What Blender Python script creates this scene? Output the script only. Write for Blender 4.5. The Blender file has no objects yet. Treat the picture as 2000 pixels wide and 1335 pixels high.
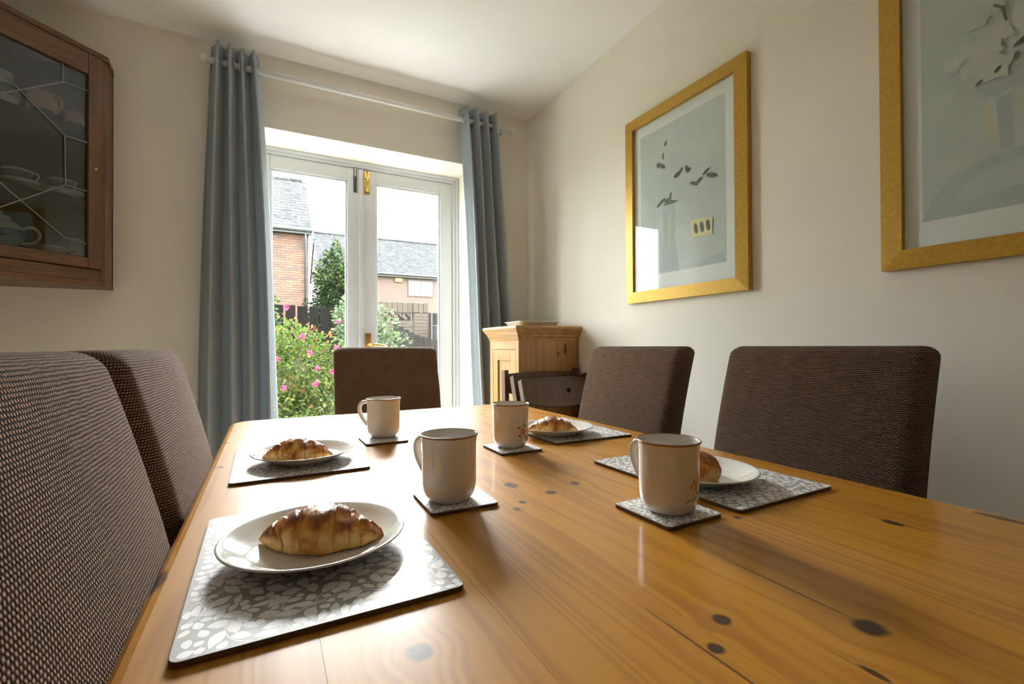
import bpy, bmesh, math, random
from mathutils import Vector, Matrix
PI = math.pi
S = bpy.context.scene
COL = S.collection
R = math.radians

# ------------------------------------------------------------------ camera
CAMZ = 0.985
cam_d = bpy.data.cameras.new('camera')
cam = bpy.data.objects.new('camera', cam_d)
COL.objects.link(cam)
S.camera = cam
cam_d.sensor_width = 36.0
cam_d.sensor_fit = 'HORIZONTAL'
cam_d.lens = 909.09 / 2000 * 36.0
cam_d.clip_start = 0.02
cam_d.clip_end = 400
YAW, PITCH, ROLL = R(27.627), R(0.461), R(-0.263)
fw = Vector((math.sin(YAW) * math.cos(PITCH), math.cos(YAW) * math.cos(PITCH), math.sin(PITCH)))
rt = Vector((math.cos(YAW), -math.sin(YAW), 0))
up = rt.cross(fw)
r2 = rt * math.cos(ROLL) + up * math.sin(ROLL)
u2 = -rt * math.sin(ROLL) + up * math.cos(ROLL)
mw = Matrix((r2, u2, -fw)).transposed().to_4x4()
mw.translation = Vector((0, 0, CAMZ))
cam.matrix_world = mw

# ------------------------------------------------------------------ world, light, exposure
SKY = 13.5
w = bpy.data.worlds.new('overcast_sky')
S.world = w
w.use_nodes = True
bg = w.node_tree.nodes['Background']
bg.inputs[0].default_value = (0.92, 0.965, 1.0, 1)
bg.inputs[1].default_value = SKY
S.view_settings.view_transform = 'Standard'
S.view_settings.look = 'None'
S.view_settings.gamma = 1.0
S.view_settings.use_curve_mapping = False
S.view_settings.exposure = 1.2
S.cycles.max_bounces = 8
S.cycles.diffuse_bounces = 5
S.cycles.transparent_max_bounces = 16
S.cycles.caustics_reflective = False
S.cycles.caustics_refractive = False
S.cycles.sample_clamp_indirect = 6.0
S.cycles.use_denoising = True
S.cycles.adaptive_threshold = 0.02


# bright hazy sun behind thin cloud, beyond the houses
sun_d = bpy.data.lights.new('hazy_sun', 'SUN')
sun_d.energy = 7.0
sun_d.angle = R(26)
sun_d.color = (1.0, .985, .965)
sun = bpy.data.objects.new('hazy_sun', sun_d)
COL.objects.link(sun)
sun.rotation_euler = (R(-(90 - 27)), 0, R(-8))


def portal(name, loc, rot, sx, sz):
    l = bpy.data.lights.new(name, 'AREA')
    l.shape = 'RECTANGLE'
    l.size, l.size_y = sx, sz
    o = bpy.data.objects.new(name, l)
    COL.objects.link(o)
    o.location = loc
    o.rotation_euler = rot
    l.cycles.is_portal = True


# room dimensions
XR, YW, ZC, XL, YB = 1.415, 2.486, 2.37, -1.193, -1.75
DX0, DX1, DZ = -0.106, 1.05, 2.026          # doorway in the window wall
portal('door_daylight', (0.472, 2.79, 1.01), (R(-90), 0, 0), 1.15, 2.0)


# ------------------------------------------------------------------ helpers
def prop(o, label=None, cat=None, group=None, kind=None):
    if label: o['label'] = label
    if cat: o['category'] = cat
    if group: o['group'] = group
    if kind: o['kind'] = kind
    return o


def thing(name, label, cat, loc=(0, 0, 0), rotz=0, group=None):
    o = bpy.data.objects.new(name, None)
    o.empty_display_size = 0.05
    COL.objects.link(o)
    o.location = loc
    o.rotation_euler = (0, 0, rotz)
    return prop(o, label, cat, group)


def link(name, me, mat=None, parent=None, loc=None, rot=None):
    o = bpy.data.objects.new(name, me)
    COL.objects.link(o)
    if mat is not None and len(me.materials) == 0:
        me.materials.append(mat)
    if parent: o.parent = parent
    if loc: o.location = loc
    if rot: o.rotation_euler = rot
    return o


class MB:
    def __init__(self):
        self.v, self.f, self.uv, self.sm, self.col = [], [], [], [], []
        self.has_uv = False

    def add(self, vs, fs, smooth=False, M=None, uvs=None):
        n = len(self.v)
        for p in vs:
            p = Vector(p)
            if M is not None: p = M @ p
            self.v.append(p)
        for i, f in enumerate(fs):
            self.f.append([a + n for a in f])
            self.sm.append(smooth)
            if uvs is not None:
                self.uv.append(uvs[i]); self.has_uv = True
            else:
                self.uv.append(None)
        return self

    def box(self, x0, x1, y0, y1, z0, z1, b=0.0, M=None):
        if b <= 0:
            vs = [(x, y, z) for x in (x0, x1) for y in (y0, y1) for z in (z0, z1)]
            fs = [(0, 1, 3, 2), (4, 6, 7, 5), (0, 4, 5, 1), (2, 3, 7, 6), (0, 2, 6, 4), (1, 5, 7, 3)]
            return self.add(vs, fs, M=M)
        b = min(b, (x1 - x0) * .49, (y1 - y0) * .49, (z1 - z0) * .49)
        bm = bmesh.new()
        bmesh.ops.create_cube(bm, size=1)
        for q in bm.verts:
            q.co = Vector(((x0 + x1) / 2 + q.co.x * (x1 - x0), (y0 + y1) / 2 + q.co.y * (y1 - y0), (z0 + z1) / 2 + q.co.z * (z1 - z0)))
        bmesh.ops.bevel(bm, geom=bm.edges[:], offset=b, segments=2, affect='EDGES', profile=0.6)
        bm.verts.index_update()
        self.add([q.co.copy() for q in bm.verts], [[q.index for q in f.verts] for f in bm.faces], M=M)
        bm.free()
        return self

    def bar(self, a, b, wx, wy, bev=0.0):
        """box beam from a to b"""
        a, b = Vector(a), Vector(b)
        d = b - a
        M = Matrix.Translation(a) @ d.to_track_quat('Z', 'Y').to_matrix().to_4x4()
        return self.box(-wx / 2, wx / 2, -wy / 2, wy / 2, 0, d.length, bev, M)

    def tube(self, pts, r, n=12, smooth=True, cap=True, flat=1.0):
        pts = [Vector(p) for p in pts]
        rs = r if isinstance(r, (list, tuple)) else [r] * len(pts)
        vs, fs = [], []
        t0 = (pts[1] - pts[0]).normalized()
        ref = Vector((0, 0, 1)) if abs(t0.z) < .9 else Vector((1, 0, 0))
        nrm = (ref - t0 * ref.dot(t0)).normalized()
        for i, p in enumerate(pts):
            t = (pts[min(i + 1, len(pts) - 1)] - pts[max(i - 1, 0)]).normalized()
            nrm = (nrm - t * nrm.dot(t)).normalized()
            bn = t.cross(nrm)
            for k in range(n):
                a = 2 * PI * k / n
                vs.append(p + (nrm * math.cos(a) + bn * math.sin(a) * flat) * rs[i])
        for i in range(len(pts) - 1):
            for k in range(n):
                k2 = (k + 1) % n
                fs.append((i * n + k, i * n + k2, (i + 1) * n + k2, (i + 1) * n + k))
        if cap:
            fs.append(tuple(range(n - 1, -1, -1)))
            fs.append(tuple(range((len(pts) - 1) * n, len(pts) * n)))
        return self.add(vs, fs, smooth)

    def lathe(self, prof, n=48, M=None, smooth=True):
        vs, fs = [], []
        idx = []
        for (r, z) in prof:
            if r < 1e-6:
                idx.append([len(vs)]); vs.append((0, 0, z))
            else:
                idx.append(list(range(len(vs), len(vs) + n)))
                vs += [(r * math.cos(2 * PI * k / n), r * math.sin(2 * PI * k / n), z) for k in range(n)]
        for a, b in zip(idx[:-1], idx[1:]):
            if len(a) == 1 and len(b) == 1: continue
            for k in range(n):
                k2 = (k + 1) % n
                if len(a) == 1: fs.append((a[0], b[k2], b[k]))
                elif len(b) == 1: fs.append((a[k], a[k2], b[0]))
                else: fs.append((a[k], a[k2], b[k2], b[k]))
        return self.add(vs, fs, smooth, M)

    def poly(self, pts, z0, z1, M=None, smooth=False):
        """prism of an outline in xy"""
        n = len(pts)
        vs = [(x, y, z0) for x, y in pts] + [(x, y, z1) for x, y in pts]
        fs = [tuple(range(n - 1, -1, -1)), tuple(range(n, 2 * n))]
        fs += [(i, (i + 1) % n, n + (i + 1) % n, n + i) for i in range(n)]
        return self.add(vs, fs, smooth, M)

    def mesh(self, name):
        me = bpy.data.meshes.new(name)
        me.from_pydata([tuple(p) for p in self.v], [], self.f)
        me.polygons.foreach_set('use_smooth', self.sm)
        if self.has_uv:
            ul = me.uv_layers.new(name='UVMap')
            flat = []
            for f, u in zip(self.f, self.uv):
                if u is None: flat += [0.0] * (2 * len(f))
                else:
                    for q in u: flat += [q[0], q[1]]
            ul.data.foreach_set('uv', flat)
        me.update()
        return me

    def build(self, name, mat, parent=None, loc=None, rot=None):
        me = self.mesh(name)
        me.materials.append(mat)
        return link(name, me, None, parent, loc, rot)


def fixn(o):
    bm = bmesh.new(); bm.from_mesh(o.data)
    bmesh.ops.recalc_face_normals(bm, faces=bm.faces[:])
    bm.to_mesh(o.data); bm.free()
    return o


def structure(o):
    o['kind'] = 'structure'
    return o


def copy_tree(o, parent=None):
    c = o.copy()
    COL.objects.link(c)
    c.parent = parent
    for ch in list(o.children):
        copy_tree(ch, c)
    return c


# ------------------------------------------------------------------ node helpers
class NT:
    def __init__(self, name):
        self.m = bpy.data.materials.new(name)
        self.m.use_nodes = True
        self.t = self.m.node_tree
        self.b = self.t.nodes['Principled BSDF']
        self.out = self.t.nodes['Material Output']

    def n(self, typ, **kw):
        nd = self.t.nodes.new(typ)
        for k, v in kw.items():
            setattr(nd, k, v)
        return nd

    def link(self, a, b):
        self.t.links.new(a, b)

    def val(self, sock, v):
        if hasattr(v, 'is_output') or isinstance(v, bpy.types.NodeSocket): self.link(v, sock)
        elif v is not None: sock.default_value = v

    def math(self, op, a, b=None, c=None, clamp=False):
        nd = self.n('ShaderNodeMath', operation=op, use_clamp=clamp)
        for i, x in enumerate((a, b, c)):
            if x is not None: self.val(nd.inputs[i], x)
        return nd.outputs[0]

    def mix(self, f, a, b, blend='MIX'):
        nd = self.n('ShaderNodeMix', data_type='RGBA', blend_type=blend)
        self.val(nd.inputs[0], f)
        for s, x in ((nd.inputs[6], a), (nd.inputs[7], b)):
            if isinstance(x, tuple) and len(x) == 3: x = x + (1,)
            self.val(s, x)
        return nd.outputs[2]

    def noise(self, vec, scale, detail=3, rough=.5, dist=0.0):
        nd = self.n('ShaderNodeTexNoise')
        if vec is not None: self.link(vec, nd.inputs['Vector'])
        nd.inputs['Scale'].default_value = scale
        nd.inputs['Detail'].default_value = detail
        nd.inputs['Roughness'].default_value = rough
        nd.inputs['Distortion'].default_value = dist
        return nd.outputs['Fac']

    def mapping(self, vec, scale=(1, 1, 1), loc=(0, 0, 0)):
        nd = self.n('ShaderNodeMapping')
        self.link(vec, nd.inputs[0])
        nd.inputs['Scale'].default_value = scale
        self.val(nd.inputs['Location'], loc)
        return nd.outputs[0]

    def ramp(self, fac, stops):
        nd = self.n('ShaderNodeValToRGB')
        el = nd.color_ramp.elements
        while len(el) < len(stops): el.new(0.5)
        for e, (p, c) in zip(el, stops):
            e.position = p
            e.color = (c + (1,)) if isinstance(c, tuple) else (c, c, c, 1)
        self.link(fac, nd.inputs[0])
        return nd.outputs[0]

    def bump(self, h, strength=.3, dist=.002):
        nd = self.n('ShaderNodeBump')
        nd.inputs['Strength'].default_value = strength
        nd.inputs['Distance'].default_value = dist
        self.link(h, nd.inputs['Height'])
        self.link(nd.outputs[0], self.b.inputs['Normal'])

    def objco(self):
        return self.n('ShaderNodeTexCoord').outputs['Object']

    def rnd(self):
        return self.n('ShaderNodeObjectInfo').outputs['Random']


def plain(name, col, rough=.5, metal=0, spec=.5, coat=0, noise=0.0, nscale=20, bump=0.0, bscale=200, sheen=0):
    k = NT(name)
    k.b.inputs['Roughness'].default_value = rough
    k.b.inputs['Metallic'].default_value = metal
    k.b.inputs['Specular IOR Level'].default_value = spec
    k.b.inputs['Coat Weight'].default_value = coat
    k.b.inputs['Coat Roughness'].default_value = .05
    k.b.inputs['Sheen Weight'].default_value = sheen
    co = k.objco()
    if noise > 0:
        f = k.noise(co, nscale, 4)
        lo = tuple(c * (1 - noise) for c in col); hi = tuple(min(1, c * (1 + noise)) for c in col)
        k.link(k.ramp(f, [(.3, lo), (.7, hi)]), k.b.inputs['Base Color'])
    else:
        k.b.inputs['Base Color'].default_value = col + (1,)
    if bump > 0:
        k.bump(k.noise(co, bscale, 3), bump, .001)
    return k.m


def wood(name, dark, light, axis='Y', rings=60, rough=.4, coat=.0, streak=.5, knots=None, bump=.06, distort=1.0, coat_rough=.08, fleck=0.0, spec=.5, cyc=55.0):
    """grain runs along axis"""
    k = NT(name)
    co = k.objco()
    rn = k.rnd()
    off = k.n('ShaderNodeCombineXYZ')
    for i, s in enumerate((7.3, 11.1, 5.7)):
        k.link(k.math('MULTIPLY', rn, s), off.inputs[i])
    vec = co
    sc = {'X': (.05, 1, 1), 'Y': (1, .05, 1), 'Z': (1, 1, .05)}[axis]
    kmask = None
    if knots:
        sep = k.n('ShaderNodeSeparateXYZ'); k.link(co, sep.inputs[0])
        X, Y = sep.outputs[0], sep.outputs[1]
        wob = k.noise(co, 90, 2)
        wob = k.math('MULTIPLY', k.math('SUBTRACT', wob, .5), .5)
        shift = None
        for (kx, ky, rx, ry, st) in knots:
            dx = k.math('SUBTRACT', X, kx); dy = k.math('SUBTRACT', Y, ky)
            a = k.math('DIVIDE', dx, rx); b = k.math('DIVIDE', dy, ry)
            d = k.math('SQRT', k.math('ADD', k.math('MULTIPLY', a, a), k.math('MULTIPLY', b, b)))
            dd = k.math('ADD', d, wob)
            mr = k.n('ShaderNodeMapRange', interpolation_type='SMOOTHSTEP')
            k.link(dd, mr.inputs[0])
            mr.inputs[1].default_value = .65; mr.inputs[2].default_value = 1.2
            mr.inputs[3].default_value = st; mr.inputs[4].default_value = 0
            kmask = mr.outputs[0] if kmask is None else k.math('MAXIMUM', kmask, mr.outputs[0])
            if rx > .004:
                c = k.math('DIVIDE', dy, ry * 2.0)
                e = k.math('DIVIDE', dx, rx * 3.0)
                g = k.math('ADD', k.math('MULTIPLY', c, c), k.math('MULTIPLY', e, e))
                s = k.math('MULTIPLY', k.math('POWER', 2.718, k.math('MULTIPLY', g, -1.0)), k.math('MULTIPLY', dx, -.75))
                shift = s if shift is None else k.math('ADD', shift, s)
        if shift is not None:
            cmb = k.n('ShaderNodeCombineXYZ'); k.link(shift, cmb.inputs[0])
            ad = k.n('ShaderNodeVectorMath', operation='ADD')
            k.link(co, ad.inputs[0]); k.link(cmb.outputs[0], ad.inputs[1])
            vec = ad.outputs[0]
    av = k.n('ShaderNodeVectorMath', operation='ADD')
    k.link(vec, av.inputs[0]); k.link(off.outputs[0], av.inputs[1])
    v2 = k.mapping(av.outputs[0], sc)
    n1 = k.noise(v2, rings * .16, 3, .5, distort)          # broad figure
    n2 = k.noise(v2, rings * 2.2, 3, .6)                    # fine fibres
    band = k.math('SINE', k.math('ADD', k.math('MULTIPLY', n1, cyc), k.math('MULTIPLY', n2, 2.0)))
    band = k.math('MULTIPLY_ADD', band, .5, .5)
    band = k.math('POWER', band, 1.6)
    f = k.math('ADD', k.math('MULTIPLY', band, streak), k.math('MULTIPLY', n2, 1 - streak))
    f = k.math('ADD', f, k.math('MULTIPLY', k.math('SUBTRACT', rn, .5), .22))
    colr = k.ramp(f, [(.15, light), (.85, dark)])
    big = k.noise(co, 2.5, 2)
    colr = k.mix(k.math('MULTIPLY', big, .35), colr, tuple(c * .78 for c in light), 'MIX')
    if fleck > 0:
        fl = k.noise(k.mapping(co, (1, 1, .25) if axis == 'Z' else (.25, 1, 1)), 160, 2)
        colr = k.mix(k.math('MULTIPLY', k.ramp(fl, [(.52, 0.0), (.62, 1.0)]), fleck), colr, tuple(min(1, c * 1.7) for c in light))
    if kmask is not None:
        colr = k.mix(kmask, colr, (.045, .016, .006))
    k.link(colr, k.b.inputs['Base Color'])
    k.b.inputs['Roughness'].default_value = rough
    k.b.inputs['Coat Weight'].default_value = coat
    k.b.inputs['Coat Roughness'].default_value = coat_rough
    k.b.inputs['Specular IOR Level'].default_value = spec
    if bump > 0: k.bump(f, bump, .001)
    return k.m


def thin_glass(name, tint=(1, 1, 1), refl=1.0, rough=0.0):
    k = NT(name)
    t = k.t
    t.nodes.remove(k.b)
    tr = k.n('ShaderNodeBsdfTransparent'); tr.inputs[0].default_value = tint + (1,)
    gl = k.n('ShaderNodeBsdfGlossy'); gl.inputs['Roughness'].default_value = rough
    fr = k.n('ShaderNodeFresnel')
    bk = k.n('ShaderNodeNewGeometry').outputs['Backfacing']
    k.link(k.math('MULTIPLY_ADD', bk, 1 / 1.5 - 1.5, 1.5), fr.inputs[0])
    mx = k.n('ShaderNodeMixShader')
    k.link(k.math('MULTIPLY', fr.outputs[0], refl), mx.inputs[0])
    k.link(tr.outputs[0], mx.inputs[1]); k.link(gl.outputs[0], mx.inputs[2])
    k.link(mx.outputs[0], k.out.inputs[0])
    return k.m


def weave(name, dark, light, p=.0039):
    """ribbed upholstery: raised pale stitches in rows on dark ground, UV in metres"""
    k = NT(name)
    uv = k.n('ShaderNodeTexCoord').outputs['UV']
    sep = k.n('ShaderNodeSeparateXYZ'); k.link(uv, sep.inputs[0])
    wob = k.math('MULTIPLY', k.math('SUBTRACT', k.noise(uv, 60, 2), .5), .003)
    u = k.math('DIVIDE', k.math('ADD', sep.outputs[0], wob), p)
    v = k.math('DIVIDE', k.math('ADD', sep.outputs[1], wob), p)
    row = k.math('FLOOR', v)
    fv = k.math('SINE', k.math('MULTIPLY', k.math('FRACT', v), PI))
    sh = k.math('MULTIPLY', row, .5)
    fu = k.math('ABSOLUTE', k.math('SINE', k.math('MULTIPLY', k.math('ADD', u, sh), PI)))
    h = k.math('MULTIPLY', k.math('POWER', fv, .8), k.math('MULTIPLY_ADD', fu, .75, .25))
    fine = k.noise(uv, 900, 2)
    strk = k.noise(k.mapping(uv, (1, 12, 1)), 30, 3)
    h2 = k.math('ADD', h, k.math('MULTIPLY', k.math('SUBTRACT', fine, .5), .35))
    h2 = k.math('ADD', h2, k.math('MULTIPLY', k.math('SUBTRACT', strk, .5), .55))
    k.link(k.ramp(h2, [(.30, dark), (.85, light)]), k.b.inputs['Base Color'])
    k.b.inputs['Roughness'].default_value = .95
    k.b.inputs['Specular IOR Level'].default_value = .15
    k.b.inputs['Sheen Weight'].default_value = .14
    k.b.inputs['Sheen Roughness'].default_value = .45
    k.b.inputs['Sheen Tint'].default_value = (.62, .48, .40, 1)
    k.bump(h2, .8, .0022)
    return k.m


def leafmat(name, trans=.35, rough=.45):
    k = NT(name)
    at = k.n('ShaderNodeVertexColor', layer_name='tint')
    k.link(at.outputs[0], k.b.inputs['Base Color'])
    k.b.inputs['Roughness'].default_value = .7
    k.b.inputs['Specular IOR Level'].default_value = .12
    tl = k.n('ShaderNodeBsdfTranslucent'); k.link(at.outputs[0], tl.inputs[0])
    mx = k.n('ShaderNodeMixShader'); mx.inputs[0].default_value = trans
    k.link(k.b.outputs[0], mx.inputs[1]); k.link(tl.outputs[0], mx.inputs[2])
    k.link(mx.outputs[0], k.out.inputs[0])
    return k.m


# ------------------------------------------------------------------ materials
M = {}
M['wall'] = plain('cream_wall_paint', (.87, .82, .725), .85, noise=.02, nscale=3, bump=.05, bscale=350, spec=.2)
M['ceiling'] = plain('white_ceiling_paint', (.92, .91, .90), .9, noise=.01, nscale=3, bump=.05, bscale=150, spec=.2)
M['white'] = plain('white_gloss_paint', (.68, .70, .725), .3, noise=.015, nscale=5)
M['rod'] = plain('white_rod_paint', (.75, .74, .73), .3)
M['carpet'] = plain('pale_beige_carpet', (.62, .57, .49), .95, noise=.15, nscale=60, bump=.5, bscale=600)
M['glass'] = thin_glass('clear_window_glass', (.97, .985, .98), .8)
M['picglass'] = thin_glass('picture_glass', (.98, .99, .985), .32)
M['cabglass'] = thin_glass('old_cabinet_glass', (.70, .71, .71), 1.1)
M['brass'] = plain('brass', (.78, .52, .16), .25, 1.0, noise=.1, nscale=60)
M['darkmetal'] = plain('dark_grey_metal', (.10, .10, .105), .45, .6, noise=.1, nscale=80)
M['steel'] = plain('grey_steel', (.5, .5, .5), .35, 1.0)
M['lead'] = plain('lead_came', (.22, .215, .20), .5, .4, noise=.1, nscale=90)
M['oak'] = wood('fumed_oak', (.065, .025, .007), (.165, .068, .020), 'Z', 70, .45, .15, .45, fleck=.25)
M['oakh'] = wood('fumed_oak_rail', (.065, .025, .007), (.165, .068, .020), 'X', 70, .45, .15, .45, fleck=.25)
M['cabin'] = plain('dark_cabinet_lining', (.055, .04, .03), .8, noise=.1)
M['pine'] = wood('waxed_pine', (.36, .165, .042), (.54, .31, .115), 'Z', 22, .4, .2, .4)
M['pineh'] = wood('waxed_pine_moulding', (.36, .165, .042), (.54, .31, .115), 'Y', 22, .4, .2, .4)
M['darkwood'] = wood('dark_stained_beech', (.075, .033, .019), (.14, .066, .038), 'Z', 50, .4, .15, .4)
M['legwood'] = wood('dark_chair_leg', (.03, .015, .008), (.06, .03, .018), 'Z', 50, .4, .2, .4)
M['weave'] = weave('brown_ribbed_weave', (.014, .0066, .0042), (.38, .24, .172))
M['china'] = plain('cream_stoneware_glaze', (.68, .625, .565), .12, spec=.5, coat=.4)
M['plate'] = plain('white_china_glaze', (.74, .73, .70), .08, spec=.5, coat=.4)
M['rimband'] = plain('brown_rim_line', (.30, .16, .09), .2, coat=.3)
M['cork'] = plain('brown_hardboard_edge', (.10, .055, .032), .8, noise=.2, nscale=300)
M['matgrey'] = plain('grey_print_lacquer', (.32, .305, .295), .5, spec=1.0, coat=.25)
M['matwhite'] = plain('pale_leaf_print_lacquer', (.86, .86, .865), .5, spec=1.0, coat=.25)
M['gold'] = plain('gilt_frame_leaf', (.52, .30, .04), .42, .4, noise=.12, nscale=90, bump=.15, bscale=300)
M['mount'] = plain('pale_mount_card', (.82, .845, .835), .85)
M['brick'] = None


def curtain_mat():
    k = NT('blue_grey_linen')
    co = k.objco()
    f = k.noise(k.mapping(co, (1, 1, .08)), 700, 2)
    g = k.noise(k.mapping(co, (.08, .08, 1)), 700, 2)
    h = k.math('MULTIPLY', k.math('ADD', f, g), .5)
    c = k.ramp(h, [(.35, (.33, .375, .41)), (.65, (.46, .515, .56))])
    k.link(c, k.b.inputs['Base Color'])
    k.b.inputs['Roughness'].default_value = .9
    k.b.inputs['Specular IOR Level'].default_value = .2
    k.b.inputs['Sheen Weight'].default_value = .15
    k.bump(h, .3, .001)
    tl = k.n('ShaderNodeBsdfTranslucent'); k.link(c, tl.inputs[0])
    mx = k.n('ShaderNodeMixShader'); mx.inputs[0].default_value = .18
    k.link(k.b.outputs[0], mx.inputs[1]); k.link(tl.outputs[0], mx.inputs[2])
    k.link(mx.outputs[0], k.out.inputs[0])
    return k.m


M['curtain'] = curtain_mat()
M['foliage'] = leafmat('living_leaf')
M['petal'] = leafmat('pink_petal', .3)


def croissant_mat():
    k = NT('baked_croissant_crust')
    at = k.n('ShaderNodeVertexColor', layer_name='tint')
    sep = k.n('ShaderNodeSeparateColor'); k.link(at.outputs[0], sep.inputs[0])
    co = k.objco()
    f = k.noise(co, 90, 4)
    f2 = k.noise(k.mapping(co, (5, 1, 1)), 120, 3)
    b = k.math('ADD', sep.outputs[0], k.math('MULTIPLY', k.math('SUBTRACT', f, .5), .7))
    b = k.math('ADD', b, k.math('MULTIPLY', k.math('SUBTRACT', f2, .5), .35))
    k.link(k.ramp(b, [(.05, (.86, .54, .17)), (.38, (.74, .33, .055)), (.68, (.46, .145, .018)), (.98, (.25, .068, .011))]), k.b.inputs['Base Color'])
    k.b.inputs['Roughness'].default_value = .38
    k.b.inputs['Coat Weight'].default_value = .2
    k.b.inputs['Coat Roughness'].default_value = .25
    k.bump(k.math('ADD', f2, f), .45, .0025)
    return k.m


M['croissant'] = croissant_mat()


def brick_mat(name, c1, c2, c3):
    k = NT(name)
    rn = k.rnd()
    co = k.objco()
    c = k.ramp(rn, [(.0, c1), (.45, c2), (.85, c3)])
    n = k.noise(co, 25, 4)
    c = k.mix(k.math('MULTIPLY', n, .5), c, tuple(x * .6 for x in c2))
    k.link(c, k.b.inputs['Base Color'])
    k.b.inputs['Roughness'].default_value = .9
    k.bump(n, .4, .005)
    return k.m


M['brick'] = brick_mat('orange_red_brick', (.040, .031, .029), (.092, .040, .025), (.112, .056, .034))
M['gbrick'] = brick_mat('weathered_garden_brick', (.026, .018, .012), (.037, .024, .015), (.031, .022, .013))


def far_brick():
    k = NT('far_pink_brick')
    co = k.objco()
    sp = k.n('ShaderNodeSeparateXYZ'); k.link(co, sp.inputs[0])
    cm = k.n('ShaderNodeCombineXYZ')
    k.link(sp.outputs[0], cm.inputs[0]); k.link(sp.outputs[2], cm.inputs[1])
    bt = k.n('ShaderNodeTexBrick')
    k.link(cm.outputs[0], bt.inputs['Vector'])
    bt.inputs['Scale'].default_value = 1.0
    bt.inputs['Brick Width'].default_value = .225
    bt.inputs['Row Height'].default_value = .075
    bt.inputs['Mortar Size'].default_value = .008
    bt.inputs['Color1'].default_value = (.075, .038, .030, 1)
    bt.inputs['Color2'].default_value = (.052, .028, .022, 1)
    bt.inputs['Mortar'].default_value = (.10, .078, .064, 1)
    c = k.mix(k.math('MULTIPLY', k.noise(co, 1.5, 4), .5), bt.outputs[0], (.070, .044, .035))
    k.link(c, k.b.inputs['Base Color'])
    k.b.inputs['Roughness'].default_value = .95
    k.bump(bt.outputs['Fac'], -.3, .01)
    return k.m


M['farbrick'] = far_brick()
M['gmortar'] = plain('dark_garden_mortar', (.036, .029, .022), .95, noise=.2, nscale=40)
M['mortar'] = plain('grey_mortar', (.14, .11, .09), .95, noise=.15, nscale=40)


def slate_mat():
    k = NT('lichened_grey_slate')
    co = k.n('ShaderNodeNewGeometry').outputs['Position']
    a = k.noise(co, 2.2, 5, .65)
    b = k.noise(co, 9, 4, .6)
    c = k.ramp(b, [(.3, (.024, .0235, .024)), (.6, (.044, .043, .043)), (.70, (.10, .099, .096))])
    c = k.mix(k.ramp(a, [(.45, 0.0), (.6, .55)]), c, (.055, .055, .050))
    rn = k.rnd()
    c = k.mix(k.math('MULTIPLY', rn, .3), c, (.024, .024, .027))
    k.link(c, k.b.inputs['Base Color'])
    k.b.inputs['Roughness'].default_value = .9
    k.b.inputs['Specular IOR Level'].default_value = .0
    return k.m


M['slate'] = slate_mat()
M['fence'] = wood('dark_stained_fence', (.0032, .0026, .0023), (.0065, .0052, .0046), 'Z', 40, .9, 0, .4, spec=.05)
M['fence2'] = wood('weathered_dark_fence', (.009, .008, .0075), (.018, .016, .0148), 'Z', 40, .9, 0, .4, spec=.05)
M['gutter'] = plain('dark_plastic_gutter', (.016, .015, .016), .5)
M['fascia'] = plain('dark_brown_window_frame', (.022, .014, .011), .5)
M['blind'] = plain('pale_window_blind', (.27, .28, .285), .5, spec=.6)
M['alarm'] = plain('orange_alarm_box', (.22, .10, .014), .5)
M['patio'] = plain('pale_paving', (.60, .58, .55), .9, noise=.15, nscale=6, bump=.2, bscale=60)
M['lawn'] = plain('rough_grass', (.07, .11, .03), .95, noise=.4, nscale=8, bump=.6, bscale=90)
M['bark'] = plain('brown_bark', (.10, .07, .05), .9, noise=.3, nscale=30, bump=.5, bscale=60)
M['paleprint'] = None

# ------------------------------------------------------------------ the room
structure(MB().box(XL - .1, XR + .1, YB - .1, YW + .30, -.08, 0).build('floor', M['carpet']))
structure(MB().box(XL - .1, XR + .1, YB - .2, YW + .30, ZC, ZC + .1).build('ceiling', M['ceiling']))
structure(MB().box(XR, XR + .12, YB - .1, YW, 0, ZC).build('wall_right', M['wall']))
structure(MB().box(XL - .12, XL, YB - .1, YW, 0, ZC).build('wall_left', M['wall']))
b = MB()
b.box(XL - .12, DX0, YW, YW + .30, 0, ZC)
b.box(DX1, XR + .12, YW, YW + .30, 0, ZC)
b.box(DX0, DX1, YW, YW + .30, DZ, ZC)
structure(b.build('wall_window', M['wall']))
structure(MB().box(XL, XR, YB - .2, YB, 0, ZC).build('wall_back', M['wall']))

# door frame with stepped moulding
b = MB()
F0, F1 = 2.725, 2.795
b.box(DX0, DX0 + .036, F0, F1, 0, DZ, .003)
b.box(DX1 - .036, DX1, F0, F1, 0, DZ, .003)
b.box(DX0 + .036, DX1 - .036, F0, F1, DZ - .032, DZ, .003)
fr = structure(b.build('trim_1', M['white']))
b = MB()
b.box(DX0, DX0 + .018, F0 - .014, F0, 0, DZ, .004)
b.box(DX1 - .018, DX1, F0 - .014, F0, 0, DZ, .004)
b.box(DX0 + .018, DX1 - .018, F0 - .014, F0, DZ - .016, DZ, .004)
b.build('moulding', M['white'], fr)

D0, D1 = 2.735, 2.778


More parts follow.
